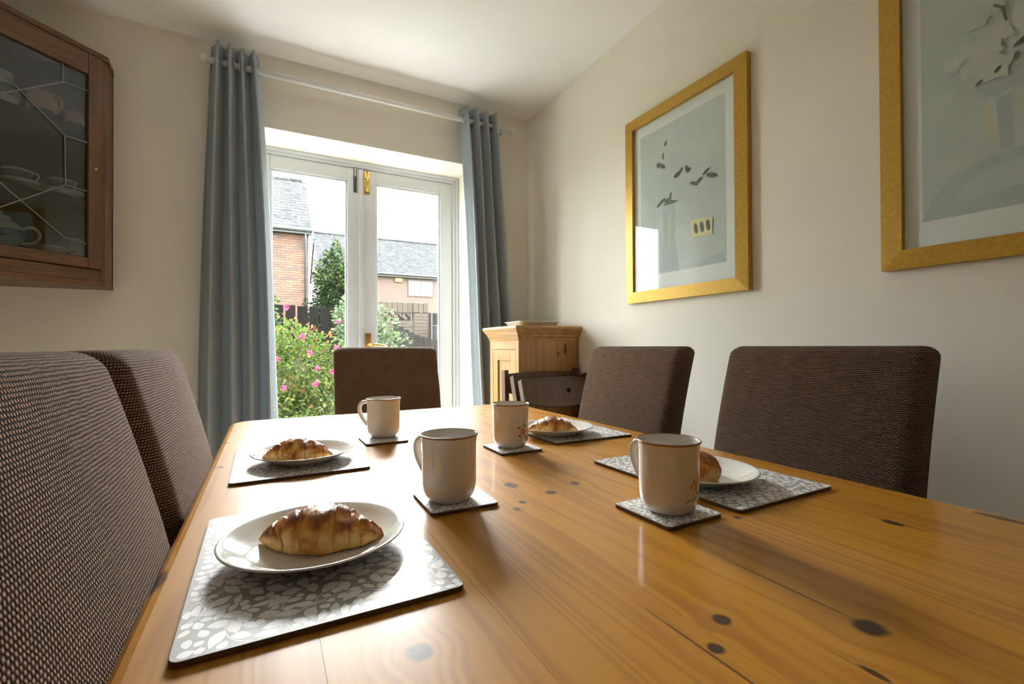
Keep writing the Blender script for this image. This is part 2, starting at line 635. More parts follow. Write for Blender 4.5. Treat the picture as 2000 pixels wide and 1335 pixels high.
def leaf(name, x0, x1, gx0, gx1):
    z0, z1, gz0, gz1 = .012, DZ - .034, .25, 1.921
    st = MB().box(x0 + .001, gx0, D0, D1, z0, z1, .003).build(name, M['white'])
    structure(st)
    MB().box(gx1, x1 - .001, D0, D1, z0, z1, .003).build('stile', M['white'], st)
    MB().box(gx0, gx1, D0 + .0005, D1, gz1, z1, .002).build('rail', M['white'], st)
    MB().box(gx0, gx1, D0 + .0005, D1, z0, gz0, .002).build('rail', M['white'], st)
    bd = MB()
    q = .011
    bd.box(gx0, gx0 + q, D0 + .008, D0 + .022, gz0, gz1, .003); bd.box(gx1 - q, gx1, D0 + .008, D0 + .022, gz0, gz1, .003)
    bd.box(gx0 + q, gx1 - q, D0 + .008, D0 + .022, gz1 - q, gz1, .003); bd.box(gx0 + q, gx1 - q, D0 + .008, D0 + .022, gz0, gz0 + q, .003)
    bd.build('glazing_bead', M['white'], st)
    MB().box(gx0, gx1, D0 + .024, D0 + .030, gz0, gz1).build('pane', M['glass'], st)
    return st


dl = leaf('door_1', DX0 + .037, .472, .008, .393)
dr = leaf('door_2', .473, DX1 - .037, .549, .937)
# overlap strip where the leaves meet
MB().box(.455, .478, D0 - .010, D0, .012, DZ - .036, .004).build('meeting_strip', M['white'], dl)
# bolts and handle
bp = MB().box(.4255, .4445, D0 - .004, D0, 1.855, 1.985, .001).build('bolt_plate', M['darkmetal'], dl)
MB().tube([(.435, D0 - .006, 1.945), (.435, D0 - .006, 1.999)], .005).build('bolt_rod', M['steel'], bp)
bp = MB().box(.484, .515, D0 - .004, D0, 1.853, 1.985, .001).build('bolt_plate', M['brass'], dr)
b = MB().tube([(.4995, D0 - .010, 1.868), (.4995, D0 - .010, 1.988)], .0055)
b.tube([(.4995, D0 - .012, 1.875), (.4995, D0 - .028, 1.875)], [.004, .006])
b.build('bolt_rod', M['brass'], bp)
MB().box(.486, .513, D0 - .013, D0 - .003, 1.935, 1.975, .004).build('bolt_keep', M['brass'], bp)
hp = MB().box(.488, .520, D0 - .005, D0, .90, 1.06, .002).build('handle_plate', M['brass'], dr)
b = MB().tube([(.504, D0 - .005, .995), (.504, D0 - .045, .995)], .007)
b.tube([(.504, D0 - .042, .995), (.53, D0 - .048, .994), (.58, D0 - .046, .990), (.60, D0 - .044, .986)], [.0075, .008, .0065, .006])
b.build('lever_handle', M['brass'], hp)
MB().tube([(.504, D0 - .006, .935), (.504, D0 - .003, .935)], .005).build('keyhole', M['darkmetal'], hp)

# ------------------------------------------------------------------ curtain rod and curtains
RY, RZ = 2.396, CAMZ + 1.250
rod = thing('curtain_rod', 'white curtain rod with small ball ends above the glazed door', 'curtain rod', (.5, RY, RZ))
MB().tube([(-.735, 0, 0), (.75, 0, 0)], .0135, 16).build('pole', M['rod'], rod)
for sx in (-.745, .762):
    MB().lathe([(0, -.021)] + [(.021 * math.cos(a), .021 * math.sin(a)) for a in [R(-75 + 15 * i) for i in range(11)]] + [(0, .021)], 20).build('finial', M['rod'], rod, (sx, 0, 0))
for sx in (-.70, .70):
    b = MB().bar((sx, 0.010, -.016), (sx, YW - RY, -.016), .014, .014, .003)
    b.tube([(sx, YW - RY - .008, -.016), (sx, YW - RY, -.016)], .026, 16)
    b.build('bracket', M['rod'], rod)


def curtain(label, xt, xb, n, seed, ph, zt):
    rnd = random.Random(seed)
    root = thing('curtain', label, 'curtain', ((xt[0] + xt[1]) / 2, RY, 0), group='blue grey curtains at the glazed door')
    cx = (xt[0] + xt[1]) / 2
    NU, NV = 150, 44
    amps = [1 + rnd.uniform(-.18, .18) for _ in range(n * 2 + 2)]
    vs, fs = [], []
    for j in range(NV + 1):
        v = j / NV
        z = zt - v * (zt - .025)
        # hang: top spacing to bottom spacing
        e = v ** .8
        x0 = xt[0] + (xb[0] - xt[0]) * e
        x1 = xt[1] + (xb[1] - xt[1]) * e
        for i in range(NU + 1):
            u = i / NU
            a = 2 * PI * n * u + ph
            k = u * n * 2
            i0 = min(int(k), n * 2); am = amps[i0] + (amps[i0 + 1] - amps[i0]) * (k - i0)
            A = (.040 + .012 * v) * am
            s = math.sin(a)
            s = math.copysign(abs(s) ** .75, s)
            y = A * s + .004 * math.sin(9 * v + 6 * u + seed)
            x = x0 + (x1 - x0) * u + .010 * math.sin(2 * a) * (1 + v) * .9 + .008 * math.sin(5 * v + seed + 4 * u) * v
            x += .006 * v * math.sin(3 * u * PI + seed)
            vs.append((x - cx, y, z))
    for j in range(NV):
        for i in range(NU):
            p = j * (NU + 1) + i
            fs.append((p, p + 1, p + NU + 2, p + NU + 1))
    b = MB().add(vs, fs, True)
    o = b.build('drape', M['curtain'], root)
    md = o.modifiers.new('thickness', 'SOLIDIFY'); md.thickness = .004; md.offset = 0
    # eyelets where the rod passes through
    for i in range(n * 2):
        u = (i * PI - ph) / (2 * PI * n)
        if not 0.01 < u < .99: continue
        x = xt[0] + (xt[1] - xt[0]) * u - cx
        ring = []
        for q in range(25):
            t = 2 * PI * q / 24
            ring.append((x + .002, .021 * math.cos(t), RZ + .021 * math.sin(t)))
        MB().tube(ring, .0035, 8, cap=False).build('eyelet', M['steel'], root)
    return root


curtain('blue grey curtain gathered between the wall cabinet and the glazed door', (-.225, -.045), (-.30, .06), 4, 3, 0.3, CAMZ + 1.322)
curtain('blue grey curtain hanging beside the corner with the pine cupboard', (.945, 1.18), (1.06, 1.30), 4, 8, 2.6, CAMZ + 1.315)

# ------------------------------------------------------------------ table
TX0, TX1, TY0, TY1, TZ = -.102, .862, -.30, 1.644, .76
TC = ((TX0 + TX1) / 2, (TY0 + TY1) / 2)
KN = [(.099, .337, .013, .014, .95), (.329, .26, .010, .010, 1), (.294, .238, .008, .009, 1), (.423, .198, .016, .016, 1), (.347, .669, .013, .022, .9),
      (.444, .629, .010, .013, .95), (.384, .607, .012, .012, .95), (.324, .589, .007, .009, .95), (.303, .567, .006, .009, .9), (.275, .582, .007, .010, .8),
      (.696, .298, .009, .016, 1), (.836, .240, .010, .035, .9), (.367, .169, .004, .014, .95), (-.08, 1.028, .008, .012, .9), (-.086, 1.278, .008, .012, .9),
      (.627, 1.411, .010, .014, .8), (.541, .403, .007, .007, 1), (.477, .824, .008, .010, .6), (-.096, .562, .011, .030, .9), (.857, .592, .012, .03, .8),
      (.425, .27, .0016, .085, .8), (.285, .235, .0018, .095, .7), (.70, .30, .0016, .07, .6), (.365, .17, .0012, .05, .5), (.532, 1.005, .006, .008, .5),
      (.345, .67, .0015, .05, .5), (.20, .08, .012, .013, 1), (.62, .05, .014, .015, 1)]
M['table'] = wood('varnished_orange_pine', (.36, .130, .007), (.55, .250, .018), 'Y', 60, .42, .38, .42,
                  knots=[(a - TC[0], c - TC[1], d, e, f) for a, c, d, e, f in [(a, c, d * .8, e * .8, f) for a, c, d, e, f in KN]], bump=.04, coat_rough=.15, distort=.35, spec=.28, cyc=95.0)
table = thing('dining_table', 'orange varnished pine dining table laid for breakfast', 'table', (TC[0], TC[1], 0))


def table_board(x0, x1):
    rad, n = .060, 14
    first, last = abs(x0 - TX0) < 1e-4, abs(x1 - TX1) < 1e-4
    prof = [(.012, TZ - .034), (.003, TZ - .030), (0, TZ - .022), (0, TZ - .014), (.003, TZ - .006), (.008, TZ - .0015), (.014, TZ)]
    vs, fs = [], []
    for (d, z) in prof:
        j = .00012 if z > TZ - .001 else 0.0
        a = (x0 + d) if first else x0 + j
        c = (x1 - d) if last else x1 - j
        rr = max(rad - d, .005)
        xs = []
        for i in range(n):
            t = i / (n - 1)
            if first: t = t ** 2
            elif last: t = 1 - (1 - t) ** 2
            xs.append(a + (c - a) * t)

        def edge(x):
            e = 0
            lx, rx_ = TX0 + d + rr, TX1 - d - rr
            if x < lx: e = rr - math.sqrt(max(0, rr * rr - (lx - x) ** 2))
            if x > rx_: e = rr - math.sqrt(max(0, rr * rr - (x - rx_) ** 2))
            return e
        for x in xs: vs.append((x - TC[0], TY1 - d - edge(x) - TC[1], z))
        for x in reversed(xs): vs.append((x - TC[0], TY0 + d + edge(x) - TC[1], z))
    m = 2 * n
    for l in range(len(prof) - 1):
        for i in range(m):
            i2 = (i + 1) % m
            fs.append((l * m + i, (l + 1) * m + i, (l + 1) * m + i2, l * m + i2))
    fs.append(tuple(range(m)))
    for i in range(n - 1):
        q = (len(prof) - 1) * m
        fs.append((q + i, q + m - 1 - i, q + m - 2 - i, q + i + 1))
    b = MB().add(vs, fs, False)
    o = b.build('board', M['table'], table)
    fixn(o)
    return o


xs = [TX0, .035, .172, .305, .438, .572, .700, .825, TX1]
for a, c in zip(xs[:-1], xs[1:]): table_board(a, c)
ap = .055
for (x0, x1, y0, y1) in ((TX0 + ap, TX1 - ap, TY1 - ap - .022, TY1 - ap), (TX0 + ap, TX1 - ap, TY0 + ap, TY0 + ap + .022),
                         (TX0 + ap, TX0 + ap + .022, TY0 + ap + .022, TY1 - ap - .022), (TX1 - ap - .022, TX1 - ap, TY0 + ap + .022, TY1 - ap - .022)):
    MB().box(x0 - TC[0], x1 - TC[0], y0 - TC[1], y1 - TC[1], .635, TZ - .034, .002).build('apron', M['pineh'], table)
legp = [(.025, 0), (.032, .02), (.032, .05), (.022, .07), (.034, .12), (.040, .25), (.038, .42), (.028, .52), (.036, .54), (.036, .56), (.028, .575), (.028, .60)]
for x in (TX0 + .10, TX1 - .10):
    for y in (TY0 + .10, TY1 - .10):
        b = MB().lathe([(0, 0)] + legp + [(0, .6)], 20)
        b.box(-.038, .038, -.038, .038, .58, TZ - .034, .003)
        b.build('leg', M['pine'], table, (x - TC[0], y - TC[1], 0))


# ------------------------------------------------------------------ upholstered chairs
def make_chair_parts(root):
    """faces local +x; origin on the floor below the foot of the backrest's front face"""
    W = .44

    def fx(z):          # front face of the back, reclined
        t = (z - .44) / .54
        return -.006 - .055 * t - .060 * t * t

    zs = [.42 + .5 * i / 14 for i in range(15)]
    topz, rt_ = .981, .024
    for i in range(9):
        a = PI / 2 * i / 8
        zs.append(topz - rt_ + rt_ * math.sin(a))
    rings, vv = [], []
    for z in zs:
        ins = 0
        if z > topz - rt_:
            ins = rt_ - math.sqrt(max(0, rt_ ** 2 - (z - topz + rt_) ** 2))
        hw = W / 2 - ins - .004 * (z - .42)
        th = .082
        xf, xb = fx(z) - ins * .9, fx(z) - th + ins * .9
        if xf - xb < .012:
            m = (xf + xb) / 2; xf, xb = m + .006, m - .006
        rc = min(.030, (xf - xb) * .48)
        ring = []
        for (cx, cy, a0) in ((xf - rc, hw - rc, 0), (xb + rc, hw - rc, 90), (xb + rc, -hw + rc, 180), (xf - rc, -hw + rc, 270)):
            for q in range(6):
                a = R(a0 + 90 * q / 5)
                ring.append((cx + rc * math.cos(a), cy + rc * math.sin(a), z))
            if a0 in (90, 270):   # points along the wide faces, slightly cushioned
                c2 = {90: (xb, hw - rc, -hw + rc), 270: (xf, -hw + rc, hw - rc)}[a0]
                for q in range(1, 6):
                    t = q / 6
                    yy = c2[1] + (c2[2] - c2[1]) * t
                    bl = .006 * (1 - (2 * t - 1) ** 2) * (1 if a0 == 270 else -.5)
                    ring.append((c2[0] + bl, yy, z))
        rings.append(ring)
    n = len(rings[0])
    vs = [p for r_ in rings for p in r_]
    us = [0]
    for i in range(n): us.append(us[-1] + (Vector(rings[5][(i + 1) % n]) - Vector(rings[5][i])).length)
    vl = [0]
    for a, c in zip(rings[:-1], rings[1:]): vl.append(vl[-1] + max((Vector(c[8]) - Vector(a[8])).length, .0005))
    fs, uvs = [], []
    for j in range(len(rings) - 1):
        for i in range(n):
            i2 = (i + 1) % n
            fs.append((j * n + i, j * n + i2, (j + 1) * n + i2, (j + 1) * n + i))
            uvs.append([(us[i], vl[j]), (us[i + 1], vl[j]), (us[i + 1], vl[j + 1]), (us[i], vl[j + 1])])
    q = (len(rings) - 1) * n
    fs.append(tuple(range(q, q + n))); uvs.append([(vs[q + i][1], vs[q + i][0]) for i in range(n)])
    fs.append(tuple(range(n - 1, -1, -1))); uvs.append([(vs[i][1], vs[i][0]) for i in range(n - 1, -1, -1)])
    MB().add(vs, fs, True, uvs=uvs).build('backrest', M['weave'], root)
    # seat cushion
    bm = bmesh.new()
    bmesh.ops.create_cube(bm, size=1)
    for p in bm.verts: p.co = Vector((.19 + p.co.x * .44, p.co.y * .45, .415 + p.co.z * .11))
    bmesh.ops.bevel(bm, geom=bm.edges[:], offset=.03, segments=4, affect='EDGES', profile=.6)
    bm.verts.index_update()
    fs, uvs = [], []
    for f in bm.faces:
        fs.append([p.index for p in f.verts])
        nx, ny, nz = (abs(c) for c in f.normal)
        if nz >= nx and nz >= ny: uvs.append([(p.co.y, p.co.x) for p in f.verts])
        elif nx > ny: uvs.append([(p.co.y, p.co.z) for p in f.verts])
        else: uvs.append([(p.co.x, p.co.z) for p in f.verts])
    b = MB().add([p.co.copy() for p in bm.verts], fs, True, uvs=uvs)
    bm.free()
    b.build('seat', M['weave'], root)
    for (lx, tx) in ((.375, .385), (-.03, -.075)):
        for ly in (-.185, .185):
            vs = []
            for (z, x, h) in ((0, tx, .015), (.37, lx, .021)):
                vs += [(x - h, ly - h, z), (x + h, ly - h, z), (x + h, ly + h, z), (x - h, ly + h, z)]
            MB().add(vs, [(3, 2, 1, 0), (4, 5, 6, 7), (0, 1, 5, 4), (1, 2, 6, 5), (2, 3, 7, 6), (3, 0, 4, 7)]).build('leg', M['legwood'], root)


CH = None
GC = 'brown upholstered dining chairs around the table'
# x,y = where the front face of the back meets table height (local x=-.061), then heading
for lab, px, py, rz in (
        ('brown woven dining chair at the head of the table in front of the glazed door', .455, 1.955, R(-91)),
        ('brown woven dining chair between the folded chairs and the framed branch picture', 1.012, 1.197, R(180)),
        ('brown woven dining chair against the right wall, nearest on that side of the table', 1.040, .630, R(180)),
        ('brown woven dining chair beside the grey curtain, half hidden by the nearest chair', -.108, .98, R(0)),
        ('closest brown woven dining chair, filling the lower left corner of the picture', -.108, .490, R(0))):
    if CH is None:
        CH = thing('dining_chair', lab, 'chair', group=GC)
        make_chair_parts(CH)
        o = CH
    else:
        o = copy_tree(CH)
        o['label'] = lab
    o.location = (px + .061 * math.cos(rz), py + .061 * math.sin(rz), 0)
    o.rotation_euler = (0, 0, rz)

# ------------------------------------------------------------------ place mats and coasters
MW, MH = .224, .312


def rrect(w_, h_, r_, n=6):
    pts = []
    for cx, cy, a0 in ((w_ / 2 - r_, h_ / 2 - r_, 0), (-w_ / 2 + r_, h_ / 2 - r_, 90), (-w_ / 2 + r_, -h_ / 2 + r_, 180), (w_ / 2 - r_, -h_ / 2 + r_, 270)):
        for i in range(n):
            a = R(a0 + 90 * i / (n - 1))
            pts.append((cx + r_ * math.cos(a), cy + r_ * math.sin(a)))
    return pts


def leaf_pattern(name, w_, h_, s, seed, nleaf):
    """flat print of trailing leaves, stems, flowers and berries"""
    rnd = random.Random(seed)
    vs, fs = [], []
    cell = .0010 * s
    occ = set()

    def key(x, y): return (int(math.floor(x / cell)), int(math.floor(y / cell)))

    def inside(x, y, m=.0010): return abs(x) < w_ / 2 - m and abs(y) < h_ / 2 - m

    def addp(pts):
        if not all(inside(x, y) for x, y in pts): return False
        n0 = len(vs)
        vs.extend((x, y, 0) for x, y in pts)
        fs.append(tuple(range(n0, n0 + len(pts))))
        return True

    def leafpts(x, y, a, L, W_, bend):
        left, right = [], []
        for i in range(6):
            t = i / 5
            wd = W_ * math.sin(PI * t ** .8) * .5
            aa = a + bend * (t - .3)
            cx = x + L * t * math.cos(aa); cy = y + L * t * math.sin(aa)
            nx, ny = -math.sin(aa), math.cos(aa)
            left.append((cx + nx * wd, cy + ny * wd)); right.append((cx - nx * wd, cy - ny * wd))
        return right[:-1] + left[:0:-1]

    def try_leaf(x, y, a, L, W_):
        bend = rnd.uniform(-.5, .5)
        cells = set()
        for i in range(1, 19):
            t = i / 18.2
            aa = a + bend * (t - .3)
            wd = W_ * math.sin(PI * t ** .8) * .54
            for k in (-1, -.66, -.33, 0, .33, .66, 1):
                cells.add(key(x + L * t * math.cos(aa) - math.sin(aa) * wd * k, y + L * t * math.sin(aa) + math.cos(aa) * wd * k))
        if cells & occ: return False
        if addp(leafpts(x, y, a, L * 1.06, W_ * 1.28, bend)):
            occ.update(cells)
            return True
        return False

    def strip(path, wd):
        for (x0, y0), (x1, y1) in zip(path[:-1], path[1:]):
            dx, dy = x1 - x0, y1 - y0
            l = math.hypot(dx, dy) or 1
            nx, ny = -dy / l * wd, dx / l * wd
            addp([(x0 + nx, y0 + ny), (x0 - nx, y0 - ny), (x1 - nx, y1 - ny), (x1 + nx, y1 + ny)])
            for t in (0, .5): occ.add(key(x0 + dx * t, y0 + dy * t))
    # flowers first
    for _ in range(int(w_ * h_ / (s * s) / .0040)):
        x, y = rnd.uniform(-w_, w_) / 2, rnd.uniform(-h_, h_) / 2
        a0 = rnd.uniform(0, 6)
        ok = 0
        for k in range(6):
            ok += try_leaf(x + .003 * s * math.cos(a0 + k * PI / 3), y + .003 * s * math.sin(a0 + k * PI / 3), a0 + k * PI / 3, .0085 * s, .0066 * s)
    # trailing stems with leaves
    for _ in range(int(w_ * h_ / (s * s) / .0011)):
        x, y = rnd.uniform(-w_, w_) / 2, rnd.uniform(-h_, h_) / 2
        a = rnd.uniform(0, 6.28); cv = rnd.choice((-1, 1)) * rnd.uniform(18, 42) / s
        path = [(x, y)]
        for i in range(16):
            x += .0042 * s * math.cos(a); y += .0042 * s * math.sin(a); a += cv * .0042 * s
            path.append((x, y))
            if i % 3 == 1:
                for sd in (-1, 1):
                    try_leaf(x + .001 * math.cos(a + sd), y + .001 * math.sin(a + sd), a + sd * rnd.uniform(.5, .95), rnd.uniform(.015, .022) * s, rnd.uniform(.0072, .0100) * s)
        strip(path, .00045 * s)
    for _ in range(nleaf):
        try_leaf(rnd.uniform(-w_, w_) / 2, rnd.uniform(-h_, h_) / 2, rnd.uniform(0, 6.28), rnd.uniform(.007, .019) * s, rnd.uniform(.0045, .0088) * s)
    me = bpy.data.meshes.new(name)
    me.from_pydata(vs, [], fs)
    me.materials.append(M['matwhite'])
    return me


def mat_set(name, w_, h_, r_, s, seed, nl):
    base = MB().poly(rrect(w_, h_, r_), 0, .0042).mesh(name + '_base'); base.materials.append(M['cork'])
    face = MB().poly(rrect(w_ - .0008, h_ - .0008, r_), .0042, .0048).mesh(name + '_face'); face.materials.append(M['matgrey'])
    return base, face, leaf_pattern(name + '_print', w_, h_, s, seed, nl)


pm = mat_set('place_mat', MW, MH, .008, 1.0, 5, 36000)
cm_ = mat_set('coaster', .098, .101, .007, .62, 9, 14000)


def put_mat(name, meshes, label, cat, group, x, y, rz):
    t = thing(name, label, cat, (x, y, TZ + .0002), rz, group)
    link('backing', meshes[0], None, t)
    f = link('printed_face', meshes[1], None, t)
    link('leaf_print', meshes[2], None, f, (0, 0, .00484))
    return t


GM, GK = 'leaf print place mats', 'leaf print coasters'
put_mat('place_mat', pm, 'grey leaf print place mat nearest the camera, under the largest looking plate', 'place mat', GM, .047, .556, R(.8))
put_mat('place_mat', pm, 'grey leaf print place mat at the far left corner of the table', 'place mat', GM, .053, 1.034, R(.6))
put_mat('place_mat', pm, 'grey leaf print place mat at the far right, behind the flower printed mug', 'place mat', GM, .688, 1.041, R(-.5))
put_mat('place_mat', pm, 'grey leaf print place mat on the right, partly behind the front right mug', 'place mat', GM, .664, .566, R(.8))
put_mat('coaster', cm_, 'square leaf print coaster under the farthest mug, beside the head chair', 'coaster', GK, .243, 1.132, R(1))
put_mat('coaster', cm_, 'square leaf print coaster under the mug in the middle of the table', 'coaster', GK, .240, .642, R(-1))
put_mat('coaster', cm_, 'square leaf print coaster under the mug with the bold flower print', 'coaster', GK, .471, .902, R(0))
put_mat('coaster', cm_, 'square leaf print coaster under the front right mug', 'coaster', GK, .476, .462, R(1))

# ------------------------------------------------------------------ plates
ZT = TZ + .0054
pp = [(0, .0045), (.050, .0045), (.060, .0052), (.070, .0085), (.080, .0145), (.088, .0185), (.0915, .0198), (.093, .0200), (.0938, .0192), (.0935, .0182), (.088, .0165),
      (.078, .0115), (.066, .0050), (.058, .0022), (.052, .0018), (.0515, .0), (.0485, .0), (.048, .0018), (0, .0018)]
plate_me = MB().lathe(list(reversed(pp)), 72).mesh('plate'); plate_me.materials.append(M['plate'])
GP = 'white round plates'
PL = [(.046, .551, 'white china plate nearest the camera'), (.062, .996, 'white china plate at the far left place setting'),
      (.642, .990, 'white china plate at the far right place setting'), (.624, .540, 'white china plate half hidden behind the front right mug')]
for x, y, lab in PL:
    o = link('plate', plate_me, None, None, (x, y, ZT))
    prop(o, lab, 'plate', GP)

# ------------------------------------------------------------------ croissants
def croissant(label, x, y, rz, L, Rm, seed, curve):
    from mathutils import noise as mn
    rnd = random.Random(seed)
    NS, NA = 130, 48
    vs, fs, cols = [], [], []
    edges = {1: [.24, .47, .67, .83, .95], -1: [.30, .52, .71, .86, .96]}
    edges = {k: [e + rnd.uniform(-.03, .03) for e in v] for k, v in edges.items()}
    for i in range(NS + 1):
        s = i / NS
        c = 2 * s - 1
        sg = 1 if c >= 0 else -1
        env = max(0.0, 1 - abs(c) ** 2.0) ** .58
        env = env * (.80 + .20 * math.cos(c * 2.4)) + .09 * (1 - abs(c) ** 8)
        cx = c * L / 2
        cy = curve * (c * c - .35)
        for j in range(NA):
            a = 2 * PI * j / NA
            ca, sa = math.cos(a), math.sin(a)
            nz = mn.noise(Vector((c * 5 + seed, ca * 1.6, sa * 1.6)))
            nz2 = mn.noise(Vector((c * 13 + seed, ca * 4, sa * 4 + 7)))
            # rolled bands: each band bulges, steps down towards the tip and is cut off by a slanting crease
            ac = abs(c) + .07 * ca * sg + .05 * nz
            lo, band = -.3, 0
            for e in edges[sg]:
                if ac > e: lo, band = e, band + 1
            hi = ([edges[sg][0]] + edges[sg][1:] + [1.1])[min(band, 5)] if band < 5 else 1.1
            t = max(0.0, min(1.0, (ac - lo) / max(hi - lo, .02)))
            if band == 0: t = ac / hi if hi > 0 else 0; bulge = 1 - .35 * t * t
            else: bulge = math.sin(PI * min(1, t * 1.0) ** .55) * .9
            crease = math.exp(-((1 - t) / .10) ** 2) + (math.exp(-(t / .05) ** 2) if band else 0)
            ridge = .10 * bulge - .075 * crease
            r_ = Rm * env * (1 + ridge * (.35 + .65 * max(0, min(1, sa + .6))) + .09 * nz + .035 * nz2)
            py = cy + r_ * ca * 1.10
            pz = r_ * sa * .92
            fl = -.52 * Rm * env
            if pz < fl: pz = fl + (pz - fl) * .12
            pz -= fl
            vs.append((cx + .004 * nz, py, pz + .003 * (1 - env)))
            top = max(0, min(1, (sa + .15) / .9))
            brown = .06 + .70 * top + .55 * nz * (.4 + top) + .30 * nz2 - .30 * crease * (1 - .4 * top)
            patch = max(0, 1 - abs(c - .02 * seed + .06) / .22)
            if sa < .25: brown += .42 * patch * (1 if ca < 0 else .2)
            cols.append(max(0, min(1, brown)))
    for i in range(NS):
        for j in range(NA):
            j2 = (j + 1) % NA
            fs.append((i * NA + j, (i + 1) * NA + j, (i + 1) * NA + j2, i * NA + j2))
    fs.append(tuple(range(NA))); fs.append(tuple(range((NS + 1) * NA - 1, NS * NA - 1, -1)))
    me = MB().add(vs, fs, True).mesh('croissant')
    me.materials.append(M['croissant'])
    ca_ = me.color_attributes.new('tint', 'FLOAT_COLOR', 'POINT')
    for i, c in enumerate(cols): ca_.data[i].color = (c, c, c, 1)
    o = link('croissant', me, None, None, (x, y, ZT + .0050), (0, 0, rz))
    prop(o, label, 'croissant', 'croissants on the plates')
    return o


croissant('golden croissant on the nearest plate', .050, .550, R(-24), .132, .0262, 2, .010)
croissant('dark topped croissant on the plate at the far left', .050, .982, R(-20), .128, .0255, 5, .008)
croissant('pale golden croissant on the plate at the far right', .620, .975, R(-27), .126, .0245, 8, .006)
croissant('croissant end peeking out behind the front right mug', .610, .530, R(18), .125, .0260, 11, .012)

# ------------------------------------------------------------------ mugs
mp = [(0, .0022), (.024, .0022), (.0262, 0), (.0275, 0), (.0288, .0012), (.0325, .0045), (.0355, .0090), (.0375, .0150), (.0385, .022), (.0388, .035), (.0388, .070),
      (.0391, .080), (.0398, .087), (.0412, .0918), (.0415, .0930), (.0408, .0934), (.0396, .0920), (.0384, .086), (.0372, .078), (.0367, .060), (.0367, .024), (.0345, .013), (.028, .0068), (.015, .0052), (0, .0050)]
mug_me = MB().lathe(mp, 64).mesh('mug_body'); mug_me.materials.append(M['china'])
rim_me = MB().lathe([(.0412, .0908), (.0418, .0917), (.0420, .0929), (.0414, .0938), (.0405, .0938)], 64).mesh('rim_band'); rim_me.materials.append(M['rimband'])
hp_ = [(.0365, 0, .081), (.043, 0, .0835), (.052, 0, .083), (.059, 0, .079), (.063, 0, .072), (.0635, 0, .064), (.061, 0, .055), (.0565, 0, .046), (.051, 0, .038), (.045, 0, .031), (.039, 0, .026), (.0368, 0, .0245)]
# smooth the handle path
def chaikin(p, it=2):
    for _ in range(it):
        q = [p[0]]
        for a, c in zip(p[:-1], p[1:]):
            a, c = Vector(a), Vector(c)
            q += [tuple(a * .75 + c * .25), tuple(a * .25 + c * .75)]
        p = q + [p[-1]]
    return p


hd_me = MB().tube(chaikin(hp_), .0046, 14, flat=1.55).mesh('handle'); hd_me.materials.append(M['china'])
PINK = plain('faded_pink_flower_enamel', (.62, .24, .15), .2, noise=.3, nscale=300)
GRN = plain('olive_leaf_enamel', (.20, .17, .07), .2, noise=.3, nscale=300)
ORG = plain('ochre_bud_enamel', (.58, .32, .14), .2, noise=.3, nscale=300)


def mug_decor(root, az, items):
    """curved printed petals lying on the glaze: (kind, dphi deg, z, length, width, angle)"""
    for kind, dp, z, L, W_, an in items:
        vs = []
        n = 10
        for i in range(n):
            t = 2 * PI * i / n
            lx, ly = L / 2 * math.cos(t), W_ / 2 * math.sin(t) * (1 - .25 * math.cos(t))
            x = lx * math.cos(an) - ly * math.sin(an); y = lx * math.sin(an) + ly * math.cos(an)
            ph_ = R(az + dp) + x / .0388
            vs.append((.03895 * math.cos(ph_), .03895 * math.sin(ph_), z + y))
        MB().add(vs, [tuple(range(n))]).build({'p': 'petal', 'l': 'printed_leaf', 'o': 'printed_bud'}[kind], {'p': PINK, 'l': GRN, 'o': ORG}[kind], root)


FLOW = []
for k in range(5): FLOW.append(('p', 7.0 * math.cos(k * 1.257), .036 + .0048 * math.sin(k * 1.257), .0088, .0068, k * 1.257))
for dp, z, an, L in ((-15, .045, .6, .009), (14, .047, 1.2, .010), (13, .024, -.9, .011), (-14, .027, 2.4, .009), (3, .050, 1.6, .008), (20, .018, -1.2, .010)): FLOW.append(('l', dp, z, L, .0045, an))
for dp, z in ((-18, .036), (17, .037), (10, .058), (12, .066), (-9, .019)): FLOW.append(('o', dp, z, .005, .004, .4))
FAINT = [('o', -6, .040, .009, .004, 1.1), ('o', 2, .046, .010, .004, 1.5), ('o', 8, .036, .009, .006, .5), ('l', -12, .022, .013, .0015, .3), ('l', 3, .024, .012, .0015, .6), ('p', 9, .042, .008, .006, .9), ('l', 12, .030, .008, .003, 2)]
GU = 'cream mugs on the coasters'
for x, y, hz, dz_, items, lab in (
        (.250, 1.158, 143, None, None, 'cream mug farthest back, in front of the head chair'),
        (.232, .641, 120, None, None, 'cream mug with brown rim in the middle of the table, between the two left plates'),
        (.472, .910, 62, -74, FLOW, 'cream mug with bold pink flower print and no handle showing'),
        (.476, .458, 94, -85, FAINT, 'large cream mug with faint flower print at the front right')):
    r_ = thing('mug', lab, 'mug', (x, y, ZT), 0, GU)
    bo = link('body', mug_me, None, r_)
    link('rim_band', rim_me, None, r_)
    link('handle', hd_me, None, r_, rot=(0, 0, R(hz)))
    if items: mug_decor(r_, dz_, items)

# ------------------------------------------------------------------ framed pictures on the right wall
def watercolour(name, c1, c2, c3):
    k = NT(name)
    co = k.objco()
    a = k.noise(co, 6, 5, .6, .6)
    c = k.noise(k.mapping(co, (1, 1, .4)), 22, 4, .6)
    m = k.ramp(a, [(.3, c1), (.5, c2), (.7, c3)])
    k.link(k.mix(k.math('MULTIPLY', c, .35), m, c2), k.b.inputs['Base Color'])
    k.b.inputs['Roughness'].default_value = .9
    return k.m


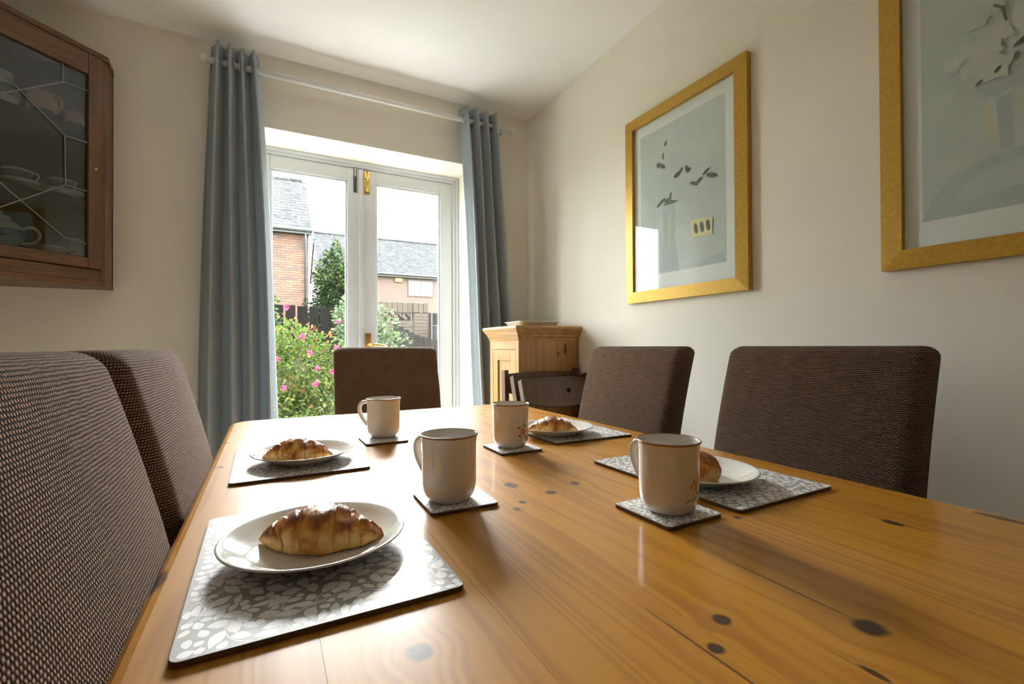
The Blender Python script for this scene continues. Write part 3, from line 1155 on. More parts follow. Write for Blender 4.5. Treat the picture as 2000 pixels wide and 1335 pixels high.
WC1 = watercolour('pale_sage_wash', (0.515, 0.577, 0.561), (0.577, 0.628, 0.602), (0.618, 0.659, 0.618))
WC2 = watercolour('blue_grey_wash', (0.371, 0.463, 0.494), (0.515, 0.577, 0.577), (0.433, 0.515, 0.525))
WC3 = watercolour('white_flower_wash', (0.68, 0.69, 0.639), (0.597, 0.628, 0.597), (0.721, 0.721, 0.68))
WC4 = watercolour('faded_yellow_wash', (0.639, 0.618, 0.453), (0.618, 0.628, 0.536), (0.68, 0.639, 0.433))
WC5 = watercolour('dark_leaf_wash', (.10, .14, .12), (.16, .19, .17), (.24, .26, .22))
WC6 = watercolour('pale_vase_wash', (0.618, 0.669, 0.648), (0.556, 0.618, 0.607), (0.659, 0.69, 0.648))
STAMP = plain('cream_stamp_paper', (.78, .70, .42), .9)
PW, PH = .587, .788


def leafshape(cx, cy, a, L, W_):
    pts = []
    for i in range(12):
        t = 2 * PI * i / 12
        x, y = L / 2 * math.cos(t), W_ / 2 * math.sin(t)
        pts.append((cx + x * math.cos(a) - y * math.sin(a), cy + x * math.sin(a) + y * math.cos(a)))
    return pts


def picture(label, yfar, zbot, prints):
    """local x = to the right as seen from the room, y = up; turned to hang on the right wall"""
    root = thing('framed_picture', label, 'picture', (XR, yfar, zbot), 0, 'gilt framed pictures on the right wall')
    # local (h, v, d) -> world offset (-d, -h, v)
    T = Matrix(((0, 0, -1, 0), (-1, 0, 0, 0), (0, 1, 0, 0), (0, 0, 0, 1)))
    fwid, dep = .046, .026
    for nm, pts in (('frame_side', [(0, 0), (fwid, fwid), (fwid, PH - fwid), (0, PH)]), ('frame_side', [(PW, 0), (PW, PH), (PW - fwid, PH - fwid), (PW - fwid, fwid)]),
                    ('frame_rail', [(0, PH), (fwid, PH - fwid), (PW - fwid, PH - fwid), (PW, PH)]), ('frame_rail', [(0, 0), (PW, 0), (PW - fwid, fwid), (fwid, fwid)])):
        # sloped face: outer edge a little lower than the inner ridge
        n = 4
        vs = [(x, y, 0) for x, y in pts]
        for x, y in pts:
            outer = x in (0, PW) or y in (0, PH)
            vs.append((x, y, dep - (.004 if outer else 0)))
        fs = [(3, 2, 1, 0), (4, 5, 6, 7)] + [(i, (i + 1) % 4, 4 + (i + 1) % 4, 4 + i) for i in range(4)]
        fixn(MB().add(vs, fs, M=T).build(nm, M['gold'], root))
    e = .040
    MB().box(e, PW - e, e, PH - e, .002, .010, M=T).build('mount', M['mount'], root)
    pr = MB().box(.046 + .036, PW - .046 - .045, .046 + .062, PH - .046 - .045, .0100, .0104, M=T).build('print', WC1, root)
    lv = .01045
    for nm, mat, pts in prints:
        MB().poly([(.082 + x, .108 + y) for x, y in pts], lv, lv + .0001, M=T).build(nm, mat, pr)
        lv += .00012
    MB().box(.044, PW - .044, .044, PH - .044, .0165, .0185, M=T).build('glass', M['picglass'], root)
    return root


# print area about .414 wide x .589 tall
p1 = [('painted_cloth', WC6, [(.03, .0), (.27, .0), (.26, .14), (.24, .26), (.18, .27), (.06, .27), (.02, .12)]),
      ('painted_vase', WC2, [(.105, .01), (.205, .0), (.185, .13), (.19, .24), (.18, .268), (.125, .268), (.12, .24), (.13, .13)]),
      ('painted_stripe', WC4, [(.150, .09), (.163, .09), (.166, .23), (.154, .23)]),
      ('vase_mouth', WC5, [(.125, .270), (.175, .266), (.205, .270), (.165, .284), (.145, .284)]),
      ('painted_ground', WC2, [(.29, .0), (.414, .0), (.40, .035), (.31, .025)])]
for (x, y, a, L, W_) in ((.115, .285, .5, .055, .016), (.164, .300, 1.3, .03, .010), (.150, .288, .2, .04, .012), (.105, .440, 2.6, .030, .020), (.124, .430, -.8, .032, .014), (.128, .470, 1.4, .028, .010),
                         (.142, .515, 1.2, .022, .014), (.200, .372, .4, .036, .017), (.218, .382, .8, .026, .012), (.247, .378, 1.9, .032, .014), (.256, .372, .2, .022, .012), (.283, .312, -.6, .036, .012),
                         (.303, .316, .5, .034, .013), (.335, .340, .5, .036, .010), (.358, .318, -.4, .050, .017), (.272, .316, 2.8, .022, .008)):
    p1.append(('painted_leaf', WC5, leafshape(x, y, a, L, W_)))
p1.append(('stamp', STAMP, [(.264, .112), (.360, .108), (.361, .168), (.264, .178)]))
for i, x in enumerate((.288, .315, .342)):
    p1.append(('stamp_leaf', WC5, leafshape(x, .143, 1.75, .042, .018)))
picture('gilt framed pale print of leafy branches with a small three-leaf stamp', 1.577, CAMZ + .180, p1)
rnd = random.Random(4)
p2 = [('painted_table', WC2, [(.0, .0), (.40, .0), (.40, .135), (.30, .14), (.172, .123), (.125, .118), (.064, .098), (.02, .05)]),
      ('table_light', WC6, [(.06, .03), (.25, .05), (.40, .07), (.40, .11), (.22, .10), (.13, .095), (.08, .075)]),
      ('urn', WC6, [(.125, .12), (.25, .125), (.27, .22), (.285, .265), (.10, .255), (.11, .235)]),
      ('urn_shadow', WC2, [(.137, .122), (.158, .123), (.155, .24), (.130, .24)]),
      ('urn_stripe', WC4, [(.120, .135), (.128, .135), (.122, .235), (.112, .235)]),
      ('urn_stripe', WC4, [(.172, .13), (.19, .13), (.192, .245), (.165, .245)]),
      ('urn_rim', WC2, [(.095, .288), (.105, .250), (.133, .246), (.175, .258), (.285, .275), (.29, .31), (.24, .315), (.174, .300), (.14, .292), (.118, .285)])]
for i in range(26):
    a = rnd.uniform(0, 6.28); q = rnd.uniform(0, 1) ** .5
    cx, cy = .165 + .115 * q * math.cos(a), .375 + .075 * q * math.sin(a)
    rr = rnd.uniform(.016, .030)
    p2.append(('painted_blossom', WC3, [(cx + rr * (1 + .25 * math.sin(5 * t + i)) * math.cos(t), cy + rr * (1 + .25 * math.sin(5 * t + i)) * math.sin(t)) for t in [2 * PI * j / 14 for j in range(14)]]))
p2 += [('painted_stem', WC5, [(.147, .398), (.151, .398), (.147, .430), (.130, .446), (.128, .442), (.141, .428)]), ('painted_leaf', WC5, leafshape(.178, .345, .5, .045, .012)),
       ('painted_leaf', WC5, leafshape(.135, .300, .9, .016, .008)), ('painted_leaf', WC5, leafshape(.165, .312, 1.3, .018, .008)), ('painted_leaf', WC5, leafshape(.105, .285, .7, .016, .007))]
picture('gilt framed pale print of white flowers in an urn, cut off by the right edge', .617, CAMZ + .186, p2)

# ------------------------------------------------------------------ pine cupboard in the corner
CX0, CX1, CY0, CY1, CZ = 1.062, XR - .004, 1.962, 2.285, 1.082
cup = thing('pine_cupboard', 'small waxed pine cupboard with moulded cornice in the room corner', 'cupboard', ((CX0 + CX1) / 2, (CY0 + CY1) / 2, 0))
ox, oy = (CX0 + CX1) / 2, (CY0 + CY1) / 2


def cb(name, x0, x1, y0, y1, z0, z1, mat, par=cup, bev=.002):
    return MB().box(x0 - ox, x1 - ox, y0 - oy, y1 - oy, z0, z1, bev).build(name, mat, par)


cb('side_panel', CX0 + .018, CX1, CY0, CY0 + .016, .06, CZ - .07, M['pine'])
cb('side_panel', CX0 + .018, CX1, CY1 - .016, CY1, .06, CZ - .07, M['pine'])
cb('back_panel', CX1 - .01, CX1, CY0 + .016, CY1 - .016, .06, CZ - .07, M['pine'])
cb('bottom_panel', CX0 + .018, CX1 - .01, CY0 + .016, CY1 - .016, .06, .08, M['pine'])
cb('stile', CX0, CX0 + .018, CY0, CY0 + .034, .06, CZ - .07, M['pine'])
cb('stile', CX0, CX0 + .018, CY1 - .034, CY1, .06, CZ - .07, M['pine'])
cb('rail', CX0, CX0 + .018, CY0 + .034, CY1 - .034, CZ - .115, CZ - .07, M['pineh'])
cb('rail', CX0, CX0 + .018, CY0 + .034, CY1 - .034, .06, .10, M['pineh'])
cb('plinth', CX0 - .006, CX1, CY0 - .006, CY1 + .006, 0, .06, M['pineh'], bev=.004)
# stepped cornice
prof = [(.002, -.072), (.004, -.060), (.010, -.052), (.012, -.042), (.022, -.030), (.024, -.024), (.028, -.020), (.031, -.012), (.029, -.003), (.025, 0)]
vs, fs = [], []
for d, z in prof:
    vs += [(CX0 - d - ox, CY0 - d - oy, CZ + z), (CX1 - ox, CY0 - d - oy, CZ + z), (CX1 - ox, CY1 + d - oy, CZ + z), (CX0 - d - ox, CY1 + d - oy, CZ + z)]
for l in range(len(prof) - 1):
    for i in range(4):
        fs.append((l * 4 + i, l * 4 + (i + 1) % 4, l * 4 + 4 + (i + 1) % 4, l * 4 + 4 + i))
fs += [(3, 2, 1, 0), tuple(len(prof) * 4 - 4 + i for i in range(4))]
MB().add(vs, fs).build('cornice', M['pineh'], cup)
dy0, dy1, dz0, dz1 = CY0 + .036, CY1 - .036, .102, CZ - .117
door = cb('door', CX0 + .001, CX0 + .019, dy0, dy0 + .052, dz0, dz1, M['pine'])
door_p = lambda n_, *a: cb(n_, *a, door)
door_p('door_stile', CX0 + .001, CX0 + .019, dy1 - .052, dy1, dz0, dz1, M['pine'])
door_p('door_rail', CX0 + .001, CX0 + .019, dy0 + .052, dy1 - .052, dz1 - .055, dz1, M['pineh'])
door_p('door_rail', CX0 + .001, CX0 + .019, dy0 + .052, dy1 - .052, dz0, dz0 + .07, M['pineh'])
door_p('door_panel', CX0 + .011, CX0 + .017, dy0 + .050, dy1 - .050, dz0 + .068, dz1 - .053, M['pine'])
MB().lathe([(0, 0), (.008, 0), (.007, .012), (.014, .018), (.015, .024), (.010, .030), (0, .031)], 18, M=Matrix.Rotation(R(-90), 4, 'Y')).build('knob', M['pine'], door, (CX0 - ox, dy1 - .025 - oy, .62))
# dark knots on the cupboard side
for x, z, rx, rz_ in ((1.33, .965, .008, .028), (1.29, .945, .006, .012)):
    pts = [(x - ox + rx * math.cos(t), z + rz_ * math.sin(t)) for t in [2 * PI * i / 14 for i in range(14)]]
    MB().add([(a, CY0 - .0004 - oy, c) for a, c in pts], [tuple(range(14))]).build('knot', M['darkwood'], cup)

# white shallow dish on top
DT = MB()
outl = lambda w_, h_, z: [(x, y, z) for x, y in rrect(w_, h_, .03, 5)]
rings = [outl(.20, .17, 0), outl(.21, .18, .003), outl(.222, .19, .019), outl(.235, .205, .023), outl(.234, .204, .026), outl(.212, .182, .022), outl(.195, .165, .006)]
n = 20
vs = [p for r_ in rings for p in r_]
fs = [tuple(range(n - 1, -1, -1))]
for l in range(len(rings) - 1):
    fs += [(l * n + i, l * n + (i + 1) % n, (l + 1) * n + (i + 1) % n, (l + 1) * n + i) for i in range(n)]
fs.append(tuple(range((len(rings) - 1) * n, len(rings) * n)))
o = DT.add(vs, fs, True).build('dish', M['plate'], None, (1.225, 2.12, CZ + .0005))
prop(o, 'white shallow dish lying on top of the pine cupboard', 'dish')


# ------------------------------------------------------------------ folding chairs leaning on the cupboard
def folding_chair(label, x, y, tilt, zoff):
    root = thing('folding_chair', label, 'chair', (x, y, 0), 0, 'dark folded wooden chairs')
    root.rotation_euler = (-tilt, 0, 0)
    W, H = .40, .87 + zoff
    for sx in (-1, 1):
        MB().box(sx * W / 2 - .011, sx * W / 2 + .011, -.018, .018, .0, H, .003).build('upright', M['darkwood'], root)
        MB().box(sx * (W / 2 - .032) - .010, sx * (W / 2 - .032) + .010, -.044, -.020, .0, H - .33, .003).build('rear_leg', M['darkwood'], root)
    # top slat with a round grip hole
    hx, hz, hr = .035, H - .060, .012
    b = MB()
    N = 28
    top = [(-W / 2 + .011 + (W - .022) * i / (N - 1)) for i in range(N)]
    out = [(t, H - .012 - .008 * (2 * t / W) ** 2) for t in top] + [(t, H - .125 + .028 * (1 - (2 * t / W) ** 2) * -1 + .02) for t in reversed(top)]
    bm = bmesh.new()
    ov = [bm.verts.new((px, -.010, pz)) for px, pz in out]
    hv = [bm.verts.new((hx + hr * math.cos(2 * PI * i / 16), -.010, hz + hr * math.sin(2 * PI * i / 16))) for i in range(16)]
    ed = [bm.edges.new((ov[i], ov[(i + 1) % len(ov)])) for i in range(len(ov))] + [bm.edges.new((hv[i], hv[(i + 1) % 16])) for i in range(16)]
    bmesh.ops.triangle_fill(bm, use_beauty=True, edges=ed)
    r_ = bmesh.ops.extrude_face_region(bm, geom=bm.faces[:])
    for q in r_['geom']:
        if isinstance(q, bmesh.types.BMVert): q.co.y += .018
    bmesh.ops.recalc_face_normals(bm, faces=bm.faces[:])
    me = bpy.data.meshes.new('back_slat'); bm.to_mesh(me); bm.free()
    me.materials.append(M['darkwood'])
    link('back_slat', me, None, root)
    for z in (.20, H - .36):
        MB().box(-W / 2 + .011, W / 2 - .011, -.009, .009, z, z + .03, .002).build('crossbar', M['darkwood'], root)
    for i in range(5):
        MB().box(-W / 2 + .055, W / 2 - .055, -.019, -.010, .28 + i * .055, .28 + i * .055 + .045, .002).build('seat_slat', M['darkwood'], root)
    return root


folding_chair('upright dark folding chair standing against the side of the pine cupboard', 1.180, 1.915, R(2), .003)
folding_chair('dark folding chair in the middle of the three leaning by the pine cupboard', 1.195, 1.60, R(19), .024)
folding_chair('front dark folding chair with a round grip hole showing beside the dining chair', 1.205, 1.545, R(19), .008)

# ------------------------------------------------------------------ oak corner cabinet
P0 = Vector((-.573, 2.376, 0))
FL = .721
CB0, CB1 = 1.222, 2.136
cab = thing('corner_cabinet', 'wall hung oak corner cabinet with leaded glass door', 'cabinet', (P0.x, P0.y, CB0))
cab.rotation_euler = (0, 0, R(45))      # local x runs along the front towards the window wall, -x into the picture's left; local y goes back into the corner


def kb(name, x0, x1, y0, y1, z0, z1, mat, par=cab, bev=.003):
    return MB().box(x0, x1, y0, y1, z0 - CB0, z1 - CB0, bev).build(name, mat, par)


# carcass outline in local coordinates: front from x=-FL..0 at y=0, sides turn back 45 degrees to the walls
q = .108 / math.sqrt(2)
dpt = lambda t: (t / math.sqrt(2), t / math.sqrt(2))
outl_ = [(-FL, 0), (0, 0), (q, q), (-FL / 2, FL / 2 + 2 * q), (-FL - q, q)]
for nm, z0, z1, ext_ in (('bottom_board', CB0, CB0 + .020, .004), ('top_board', CB1 - .020, CB1, .010)):
    pts = [(-FL - ext_ * .4, -ext_), (ext_ * .4, -ext_), (q + 0, q - ext_ * .3), (-FL / 2, FL / 2 + 2 * q - .006), (-FL - q, q - ext_ * .3)]
    MB().poly(pts, z0 - CB0, z1 - CB0).build(nm, M['oakh'], cab)
for nm, a, c in (('side_panel', (0, 0), (q, q)), ('side_panel', (-FL, 0), (-FL - q, q))):
    d = Vector((c[0] - a[0], c[1] - a[1], 0)); nn = Vector((-d.y, d.x, 0)).normalized() * .012 * (1 if nm and c[0] > 0 else -1)
    pts = [a, c, (c[0] + nn.x, c[1] + nn.y), (a[0] + nn.x, a[1] + nn.y)]
    fixn(MB().poly(pts, .020, CB1 - CB0 - .020).build(nm, M['oak'], cab))
for a, c, sg in (((q, q), (-FL / 2, FL / 2 + 2 * q), 1), ((-FL - q, q), (-FL / 2, FL / 2 + 2 * q), -1)):
    d = Vector((c[0] - a[0], c[1] - a[1], 0)).normalized(); nn = Vector((-d.y, d.x, 0)) * .008 * sg
    off = nn * .4
    pts = [(a[0] + off.x, a[1] + off.y), (c[0] + off.x, c[1] + off.y), (c[0] + off.x + nn.x, c[1] + off.y + nn.y - .004), (a[0] + off.x + nn.x, a[1] + off.y + nn.y)]
    fixn(MB().poly(pts, .020, CB1 - CB0 - .020).build('back_panel', M['cabin'], cab))
kb('case_stile', -.016, 0, -.002, .018, CB0 + .02, CB1 - .02, M['oak'])
kb('case_stile', -FL, -FL + .016, -.002, .018, CB0 + .02, CB1 - .02, M['oak'])
kb('case_rail', -FL + .016, -.016, -.002, .016, CB0 + .020, CB0 + .066, M['oakh'])
for z in (1.562, 1.830):
    MB().poly([(-FL + .02, .035), (-.02, .035), (q - .03, q), (-FL / 2, FL / 2 + 2 * q - .03), (-FL - q + .03, q)], z - .012 - CB0, z - CB0).build('shelf', M['cabin'], cab)
MB().poly([(-FL + .02, .03), (-.02, .03), (q - .03, q), (-FL / 2, FL / 2 + 2 * q - .03), (-FL - q + .03, q)], .0205, .116).build('base_shelf', M['cabin'], cab)
# door
dx0, dx1, dzb, dzt = -FL + .017, -.017, CB0 + .068, CB1 - .022
gx0, gx1, gzb, gzt = -FL + .062, -.062, 1.330, 2.034
cd = kb('cabinet_door', gx1, dx1, -.010, .012, dzb, dzt, M['oak'])
kb('door_stile', dx0, gx0, -.010, .012, dzb, dzt, M['oak'], cd)
kb('door_rail', gx0, gx1, -.0095, .012, gzt, dzt, M['oakh'], cd)
kb('door_rail', gx0, gx1, -.0095, .012, dzb, gzb, M['oakh'], cd)
kb('glass', gx0 + .001, gx1 - .001, .001, .004, gzb + .001, gzt - .001, M['cabglass'], cd, 0)
b = MB()


def came(pts):
    for mir in (0, 1):
        pp_ = [((-s if not mir else -FL + s), -.0015, CAMZ + z - CB0) for s, z in pts]
        for a, c in zip(pp_[:-1], pp_[1:]): b.bar(a, c, .0036, .004, .001)


came([(.36, .885), (.298, .915), (.133, .783), (.062, .786)])
came([(.133, .783), (.130, .600)])
came([(.062, .600), (.130, .600), (.167, .575), (.36, .430)])
came([(.36, .590), (.135, .408), (.062, .396)])
came([(.36, .83), (.298, .856), (.14, .978), (.062, .986)])
came([(.14, .978), (.14, 1.046)])
b.build('lead_came', M['lead'], cd)
MB().lathe([(0, 0), (.006, 0), (.006, .002), (.0025, .003), (0, .003)], 14, M=Matrix.Translation((-.037, -.010, CAMZ + .693 - CB0)) @ Matrix.Rotation(R(90), 4, 'X')).build('keyhole_plate', M['brass'], cd)

# crockery inside the cabinet
def cabpt(x, y):
    c, s = math.cos(R(45)), math.sin(R(45))
    return (P0.x + c * x - s * y, P0.y + s * x + c * y)


BLUE = plain('blue_flower_china_print', (.16, .24, .30), .2, noise=.6, nscale=120)
CHN = plain('pale_bone_china', (.80, .78, .72), .15, noise=.05, nscale=60, coat=.3)
TERR = plain('peach_glazed_pottery', (.72, .46, .33), .35, noise=.15, nscale=60)
DBL = plain('dark_blue_pottery', (.05, .07, .10), .3, noise=.2, nscale=40)
cupp = [(0, .002), (.018, .002), (.019, 0), (.021, 0), (.021, .004), (.030, .014), (.038, .032), (.042, .052), (.0425, .053), (.041, .052), (.036, .032), (.027, .015), (0, .008)]
saup = [(0, .001), (.024, .001), (.025, 0), (.027, 0), (.030, .003), (.055, .010), (.070, .017), (.0705, .018), (.069, .0185), (.050, .012), (.028, .006), (0, .005)]


def teacup(label, x, y, z, hz, cup_on=True):
    px, py = cabpt(x, y)
    if cup_on:
        s = MB().lathe(saup, 36).build('saucer', CHN, None, (px, py, z))
        prop(s, label.replace('teacup', 'saucer below the teacup'), 'saucer', 'saucers in the cabinet')
        z += .0062
    t = thing('teacup', label, 'cup', (px, py, z), R(hz), 'teacups in the cabinet')
    MB().lathe(cupp, 36).build('bowl', CHN, t)
    MB().lathe([(.0335, .020), (.0385, .032), (.0415, .046), (.0412, .0465), (.0380, .032), (.0332, .0205)], 36).build('flower_band', BLUE, t)
    MB().tube(chaikin([(.038, 0, .044), (.050, 0, .048), (.060, 0, .040), (.058, 0, .026), (.046, 0, .016), (.034, 0, .016)]), .003, 8).build('handle', CHN, t)


teacup('blue patterned teacup on the middle cabinet shelf, nearer the door hinge', -.215, .10, 1.5626, -10)
teacup('blue patterned teacup on the middle cabinet shelf, nearer the keyhole', -.095, .08, 1.5626, -35)
px, py = cabpt(-.255, .12)
tp = thing('teapot', 'white china teapot on the bottom cabinet shelf', 'teapot', (px, py, 1.3385), R(40), None)
MB().lathe([(0, 0), (.035, 0), (.036, .004), (.055, .02), (.066, .045), (.064, .07), (.045, .092), (.030, .098), (.030, .100), (0, .100)], 36).build('pot', CHN, tp)
MB().lathe([(0, .1005), (.031, .1005), (.028, .110), (.012, .118), (.006, .120), (.010, .128), (0, .134)], 28).build('lid', CHN, tp)
MB().tube(chaikin([(.060, 0, .078), (.085, 0, .092), (.108, 0, .078), (.108, 0, .050), (.090, 0, .028), (.058, 0, .024)]), .0055, 10).build('handle', CHN, tp)
MB().tube(chaikin([(-.055, 0, .035), (-.082, 0, .045), (-.095, 0, .075), (-.112, 0, .092)]), .010, 10).build('spout', CHN, tp)
MB().lathe([(.0625, .034), (.0668, .046), (.0655, .062), (.0650, .062), (.0660, .046), (.0620, .034)], 36).build('flower_band', BLUE, tp)
px, py = cabpt(-.135, .075)
prop(MB().lathe(saup, 36).build('saucer', CHN, None, (px, py, 1.3385)), 'single white saucer beside the teapot in the cabinet', 'saucer', 'saucers in the cabinet')
px, py = cabpt(-.046, .075)
prop(MB().lathe([(0, 0), (.022, 0), (.028, .02), (.026, .05), (.018, .062), (.020, .07), (.0185, .07), (.016, .062), (.023, .048), (.024, .02), (0, .006)], 28).build('small_vase', CHN, None, (px, py, 1.3385)), 'small pale vase at the right end of the bottom cabinet shelf', 'vase')
for x, y, hz, sc_, lab in ((-.145, .10, -30, 1.15, 'peach and dark blue mug on the top cabinet shelf'), (-.058, .075, -20, .75, 'smaller peach mug on the top cabinet shelf, near the keyhole side')):
    px, py = cabpt(x, y)
    t = thing('pottery_mug', lab, 'mug', (px, py, 1.8305), R(hz), 'pottery mugs in the cabinet')
    t.scale = (sc_,) * 3
    MB().lathe([(0, 0), (.034, 0), (.036, .004), (.037, .030), (.037, .030)], 32).build('base_glaze', DBL, t)
    MB().lathe([(.037, .030), (.0365, .075), (.038, .088), (.0365, .088), (.034, .07), (.034, .02), (0, .012)], 32).build('body', TERR, t)
    MB().tube(chaikin([(.034, 0, .075), (.052, 0, .080), (.066, 0, .062), (.062, 0, .038), (.034, 0, .022)]), .0045, 8).build('handle', TERR, t)
px, py = cabpt(-.26, .12)
t = thing('jug', 'blue flowered white jug on the top cabinet shelf', 'jug', (px, py, 1.8305), R(150))
MB().lathe([(0, 0), (.032, 0), (.034, .006), (.052, .03), (.058, .055), (.050, .085), (.036, .105), (.042, .125), (.040, .125), (.033, .105), (.046, .083), (.052, .055), (.045, .03), (0, .01)], 32).build('body', CHN, t)
MB().lathe([(.0555, .036), (.0590, .055), (.0555, .074), (.0550, .074), (.058, .055), (.055, .036)], 32).build('flower_band', BLUE, t)
MB().tube(chaikin([(.040, 0, .115), (.070, 0, .122), (.088, 0, .095), (.080, 0, .060), (.055, 0, .045)]), .005, 8).build('handle', CHN, t)

# ------------------------------------------------------------------ outside
GZ = -.15
structure(MB().box(-1.9, 2.6, YW + .30, 4.9, GZ - .05, GZ).build('floor_patio', M['patio']))
b = MB(); b.box(-60, 60, 4.9, 120, GZ - .06, GZ - .012); b.box(-60, 60, -60, YW + .30, GZ - .30, GZ - .1)
b.box(-60, -1.9, YW + .30, 4.9, GZ - .06, GZ - .012); b.box(2.6, 60, YW + .30, 4.9, GZ - .06, GZ - .012)
structure(b.build('floor_lawn', M['lawn']))


def tinted(me, cols):
    """cols: one colour per vertex"""
    ca_ = me.color_attributes.new('tint', 'FLOAT_COLOR', 'POINT')
    flat = []
    for c in cols: flat += [c[0], c[1], c[2], 1]
    ca_.data.foreach_set('color', flat)


LEAFK = .31


def leaves(name, parent, blobs, count, L, W_, pal, seed, droop=.3, shell=.45, mat=None):
    """blobs: (centre, radii) in parent space; leaves face outwards, folded at the midrib"""
    rnd = random.Random(seed)
    vs, fs, cols = [], [], []
    tot = sum(r_[0] * r_[1] + r_[2] * r_[1] for c, r_ in blobs)
    for c, r_ in blobs:
        nn = int(count * (r_[0] * r_[1] + r_[2] * r_[1]) / tot)
        for _ in range(nn):
            d = Vector((rnd.gauss(0, 1), rnd.gauss(0, 1), rnd.gauss(0, 1))).normalized()
            k = 1 - shell * rnd.random() ** 1.5
            wob = 1 + .12 * math.sin(7 * d.x + 3 * d.z) + .12 * math.sin(6 * d.y + 5 * d.z + 1)
            p = Vector((c[0] + d.x * r_[0] * k * wob, c[1] + d.y * r_[1] * k * wob, c[2] + d.z * r_[2] * k * wob))
            out = (d + Vector((rnd.gauss(0, .5), rnd.gauss(0, .5), rnd.gauss(0, .4) - droop * .3))).normalized()
            nrm = (Vector((rnd.gauss(0, .5), rnd.gauss(0, .5), 1)) + d * .5)
            sd = out.cross(nrm).normalized()
            nrm = sd.cross(out)
            l = L * rnd.uniform(.6, 1.25); w_ = W_ * rnd.uniform(.7, 1.2)
            base = rnd.choice(pal); f = rnd.uniform(.7, 1.3)
            col = tuple(x * f * LEAFK for x in base)
            n0 = len(vs)
            tip = p + out * l - nrm * l * droop * .3
            vs += [p, p + out * l * .25 + sd * w_ * .42 + nrm * w_ * .12, p + out * l * .62 + sd * w_ * .46 + nrm * w_ * .10, tip, p + out * l * .62 - sd * w_ * .46 + nrm * w_ * .10, p + out * l * .25 - sd * w_ * .42 + nrm * w_ * .12]
            fs += [(n0, n0 + 1, n0 + 2, n0 + 3), (n0, n0 + 3, n0 + 4, n0 + 5)]
            cols += [col] * 6
    me = bpy.data.meshes.new(name)
    me.from_pydata([tuple(v_) for v_ in vs], [], fs)
    tinted(me, cols)
    me.materials.append(mat or M['foliage'])
    o = link(name, me, None, parent)
    o['kind'] = 'stuff'
    return o


def stems(parent, base, tips, r0, name='stem'):
    for t in tips:
        a, c = Vector(base), Vector(t)
        m = (a + c) / 2 + Vector((.08 * (c.x - a.x), .05, .1 * (c.z - a.z)))
        MB().tube([a, (a + m) / 2, m, (m + c) / 2, c], [r0, r0 * .85, r0 * .65, r0 * .5, r0 * .3], 6).build(name, M['bark'], parent)


# flowering bush just outside the door
bush = thing('flowering_bush', 'leafy garden bush with pink flowers just outside the glazed door', 'bush', (-.02, 4.25, GZ))
G1 = [(.10, .19, .025), (.16, .26, .035), (.07, .13, .02), (.22, .30, .05), (.13, .20, .045), (.19, .19, .05)]
leaves('foliage', bush, [((0, 0, .62), (.60, .55, .62)), ((.22, -.1, .95), (.36, .36, .36)), ((-.25, .05, 1.0), (.42, .38, .34)), ((.36, -.1, .45), (.33, .35, .45))], 13000, .044, .021, G1, 3)
leaves('reddish_leaves', bush, [((0, 0, .66), (.62, .57, .64)), ((.22, -.1, .98), (.37, .36, .36))], 650, .040, .020, [(.30, .13, .04), (.34, .20, .06), (.26, .09, .05)], 4, shell=.12)
leaves('pale_leaves', bush, [((.0, -.2, .40), (.62, .48, .42)), ((.40, -.25, .42), (.28, .3, .36))], 1100, .038, .023, [(.30, .36, .20), (.26, .36, .10)], 14, shell=.15)
stems(bush, (0, 0, 0), [(.3, -.1, .9), (-.3, .1, 1.0), (.05, -.2, 1.1), (.45, -.1, .6), (-.5, 0, .6), (.1, .3, 1.0), (.3, -.1, 1.28), (.02, -.05, 1.40)], .014)
rf = random.Random(12)


def flower(parent, p, s):
    vs, fs, cols = [], [], []
    for k in range(16):
        a = k * 2.4; el = rf.uniform(-.9, 1.3)
        d = Vector((math.cos(a) * math.cos(el), math.sin(a) * math.cos(el), math.sin(el)))
        sd = d.cross(Vector((0, 0, 1))).normalized(); nn = sd.cross(d)
        n0 = len(vs)
        vs += [Vector((0, 0, 0)), d * s * .5 + sd * s * .38, d * s - nn * s * .2, d * s * .5 - sd * s * .38]
        fs += [(n0, n0 + 1, n0 + 2), (n0, n0 + 2, n0 + 3)]
        c = (rf.uniform(.34, .45), rf.uniform(.025, .06), rf.uniform(.08, .14))
        cols += [c] * 4
    me = bpy.data.meshes.new('flower')
    me.from_pydata([tuple(v_) for v_ in vs], [], fs); tinted(me, cols)
    me.materials.append(M['petal'])
    link('flower', me, None, parent, p)


# flowers on the side of the bush facing the house, roughly where they show
for (X, Z, Y) in ((.115, 1.275, 3.80), (.50, 1.19, 3.95), (.57, 1.02, 3.88), (.26, .94, 3.62), (.46, .98, 3.75), (.31, .83, 3.60), (.095, .70, 3.58), (.285, .42, 3.62), (.30, .72, 3.60), (.22, 1.06, 3.75), (-.2, .95, 3.65), (-.35, .7, 3.65), (.42, .80, 3.68), (-.1, 1.2, 3.85), (.05, .9, 3.6)):
    flower(bush, (X + .02, Y - 4.25, Z - GZ), rf.uniform(.024, .034))

sh2 = thing('tall_shrub', 'tall light green shrub at the left edge of the garden view', 'shrub', (-.45, 6.1, GZ))
leaves('foliage', sh2, [((0, 0, 1.0), (.55, .45, .85)), ((.15, -.05, 1.55), (.33, .3, .35))], 4500, .062, .036, [(.13, .24, .06), (.20, .32, .12), (.08, .16, .05), (.26, .34, .20)], 6)
stems(sh2, (0, 0, 0), [(.2, 0, 1.5), (-.2, 0, 1.4), (0, .1, 1.7)], .02)

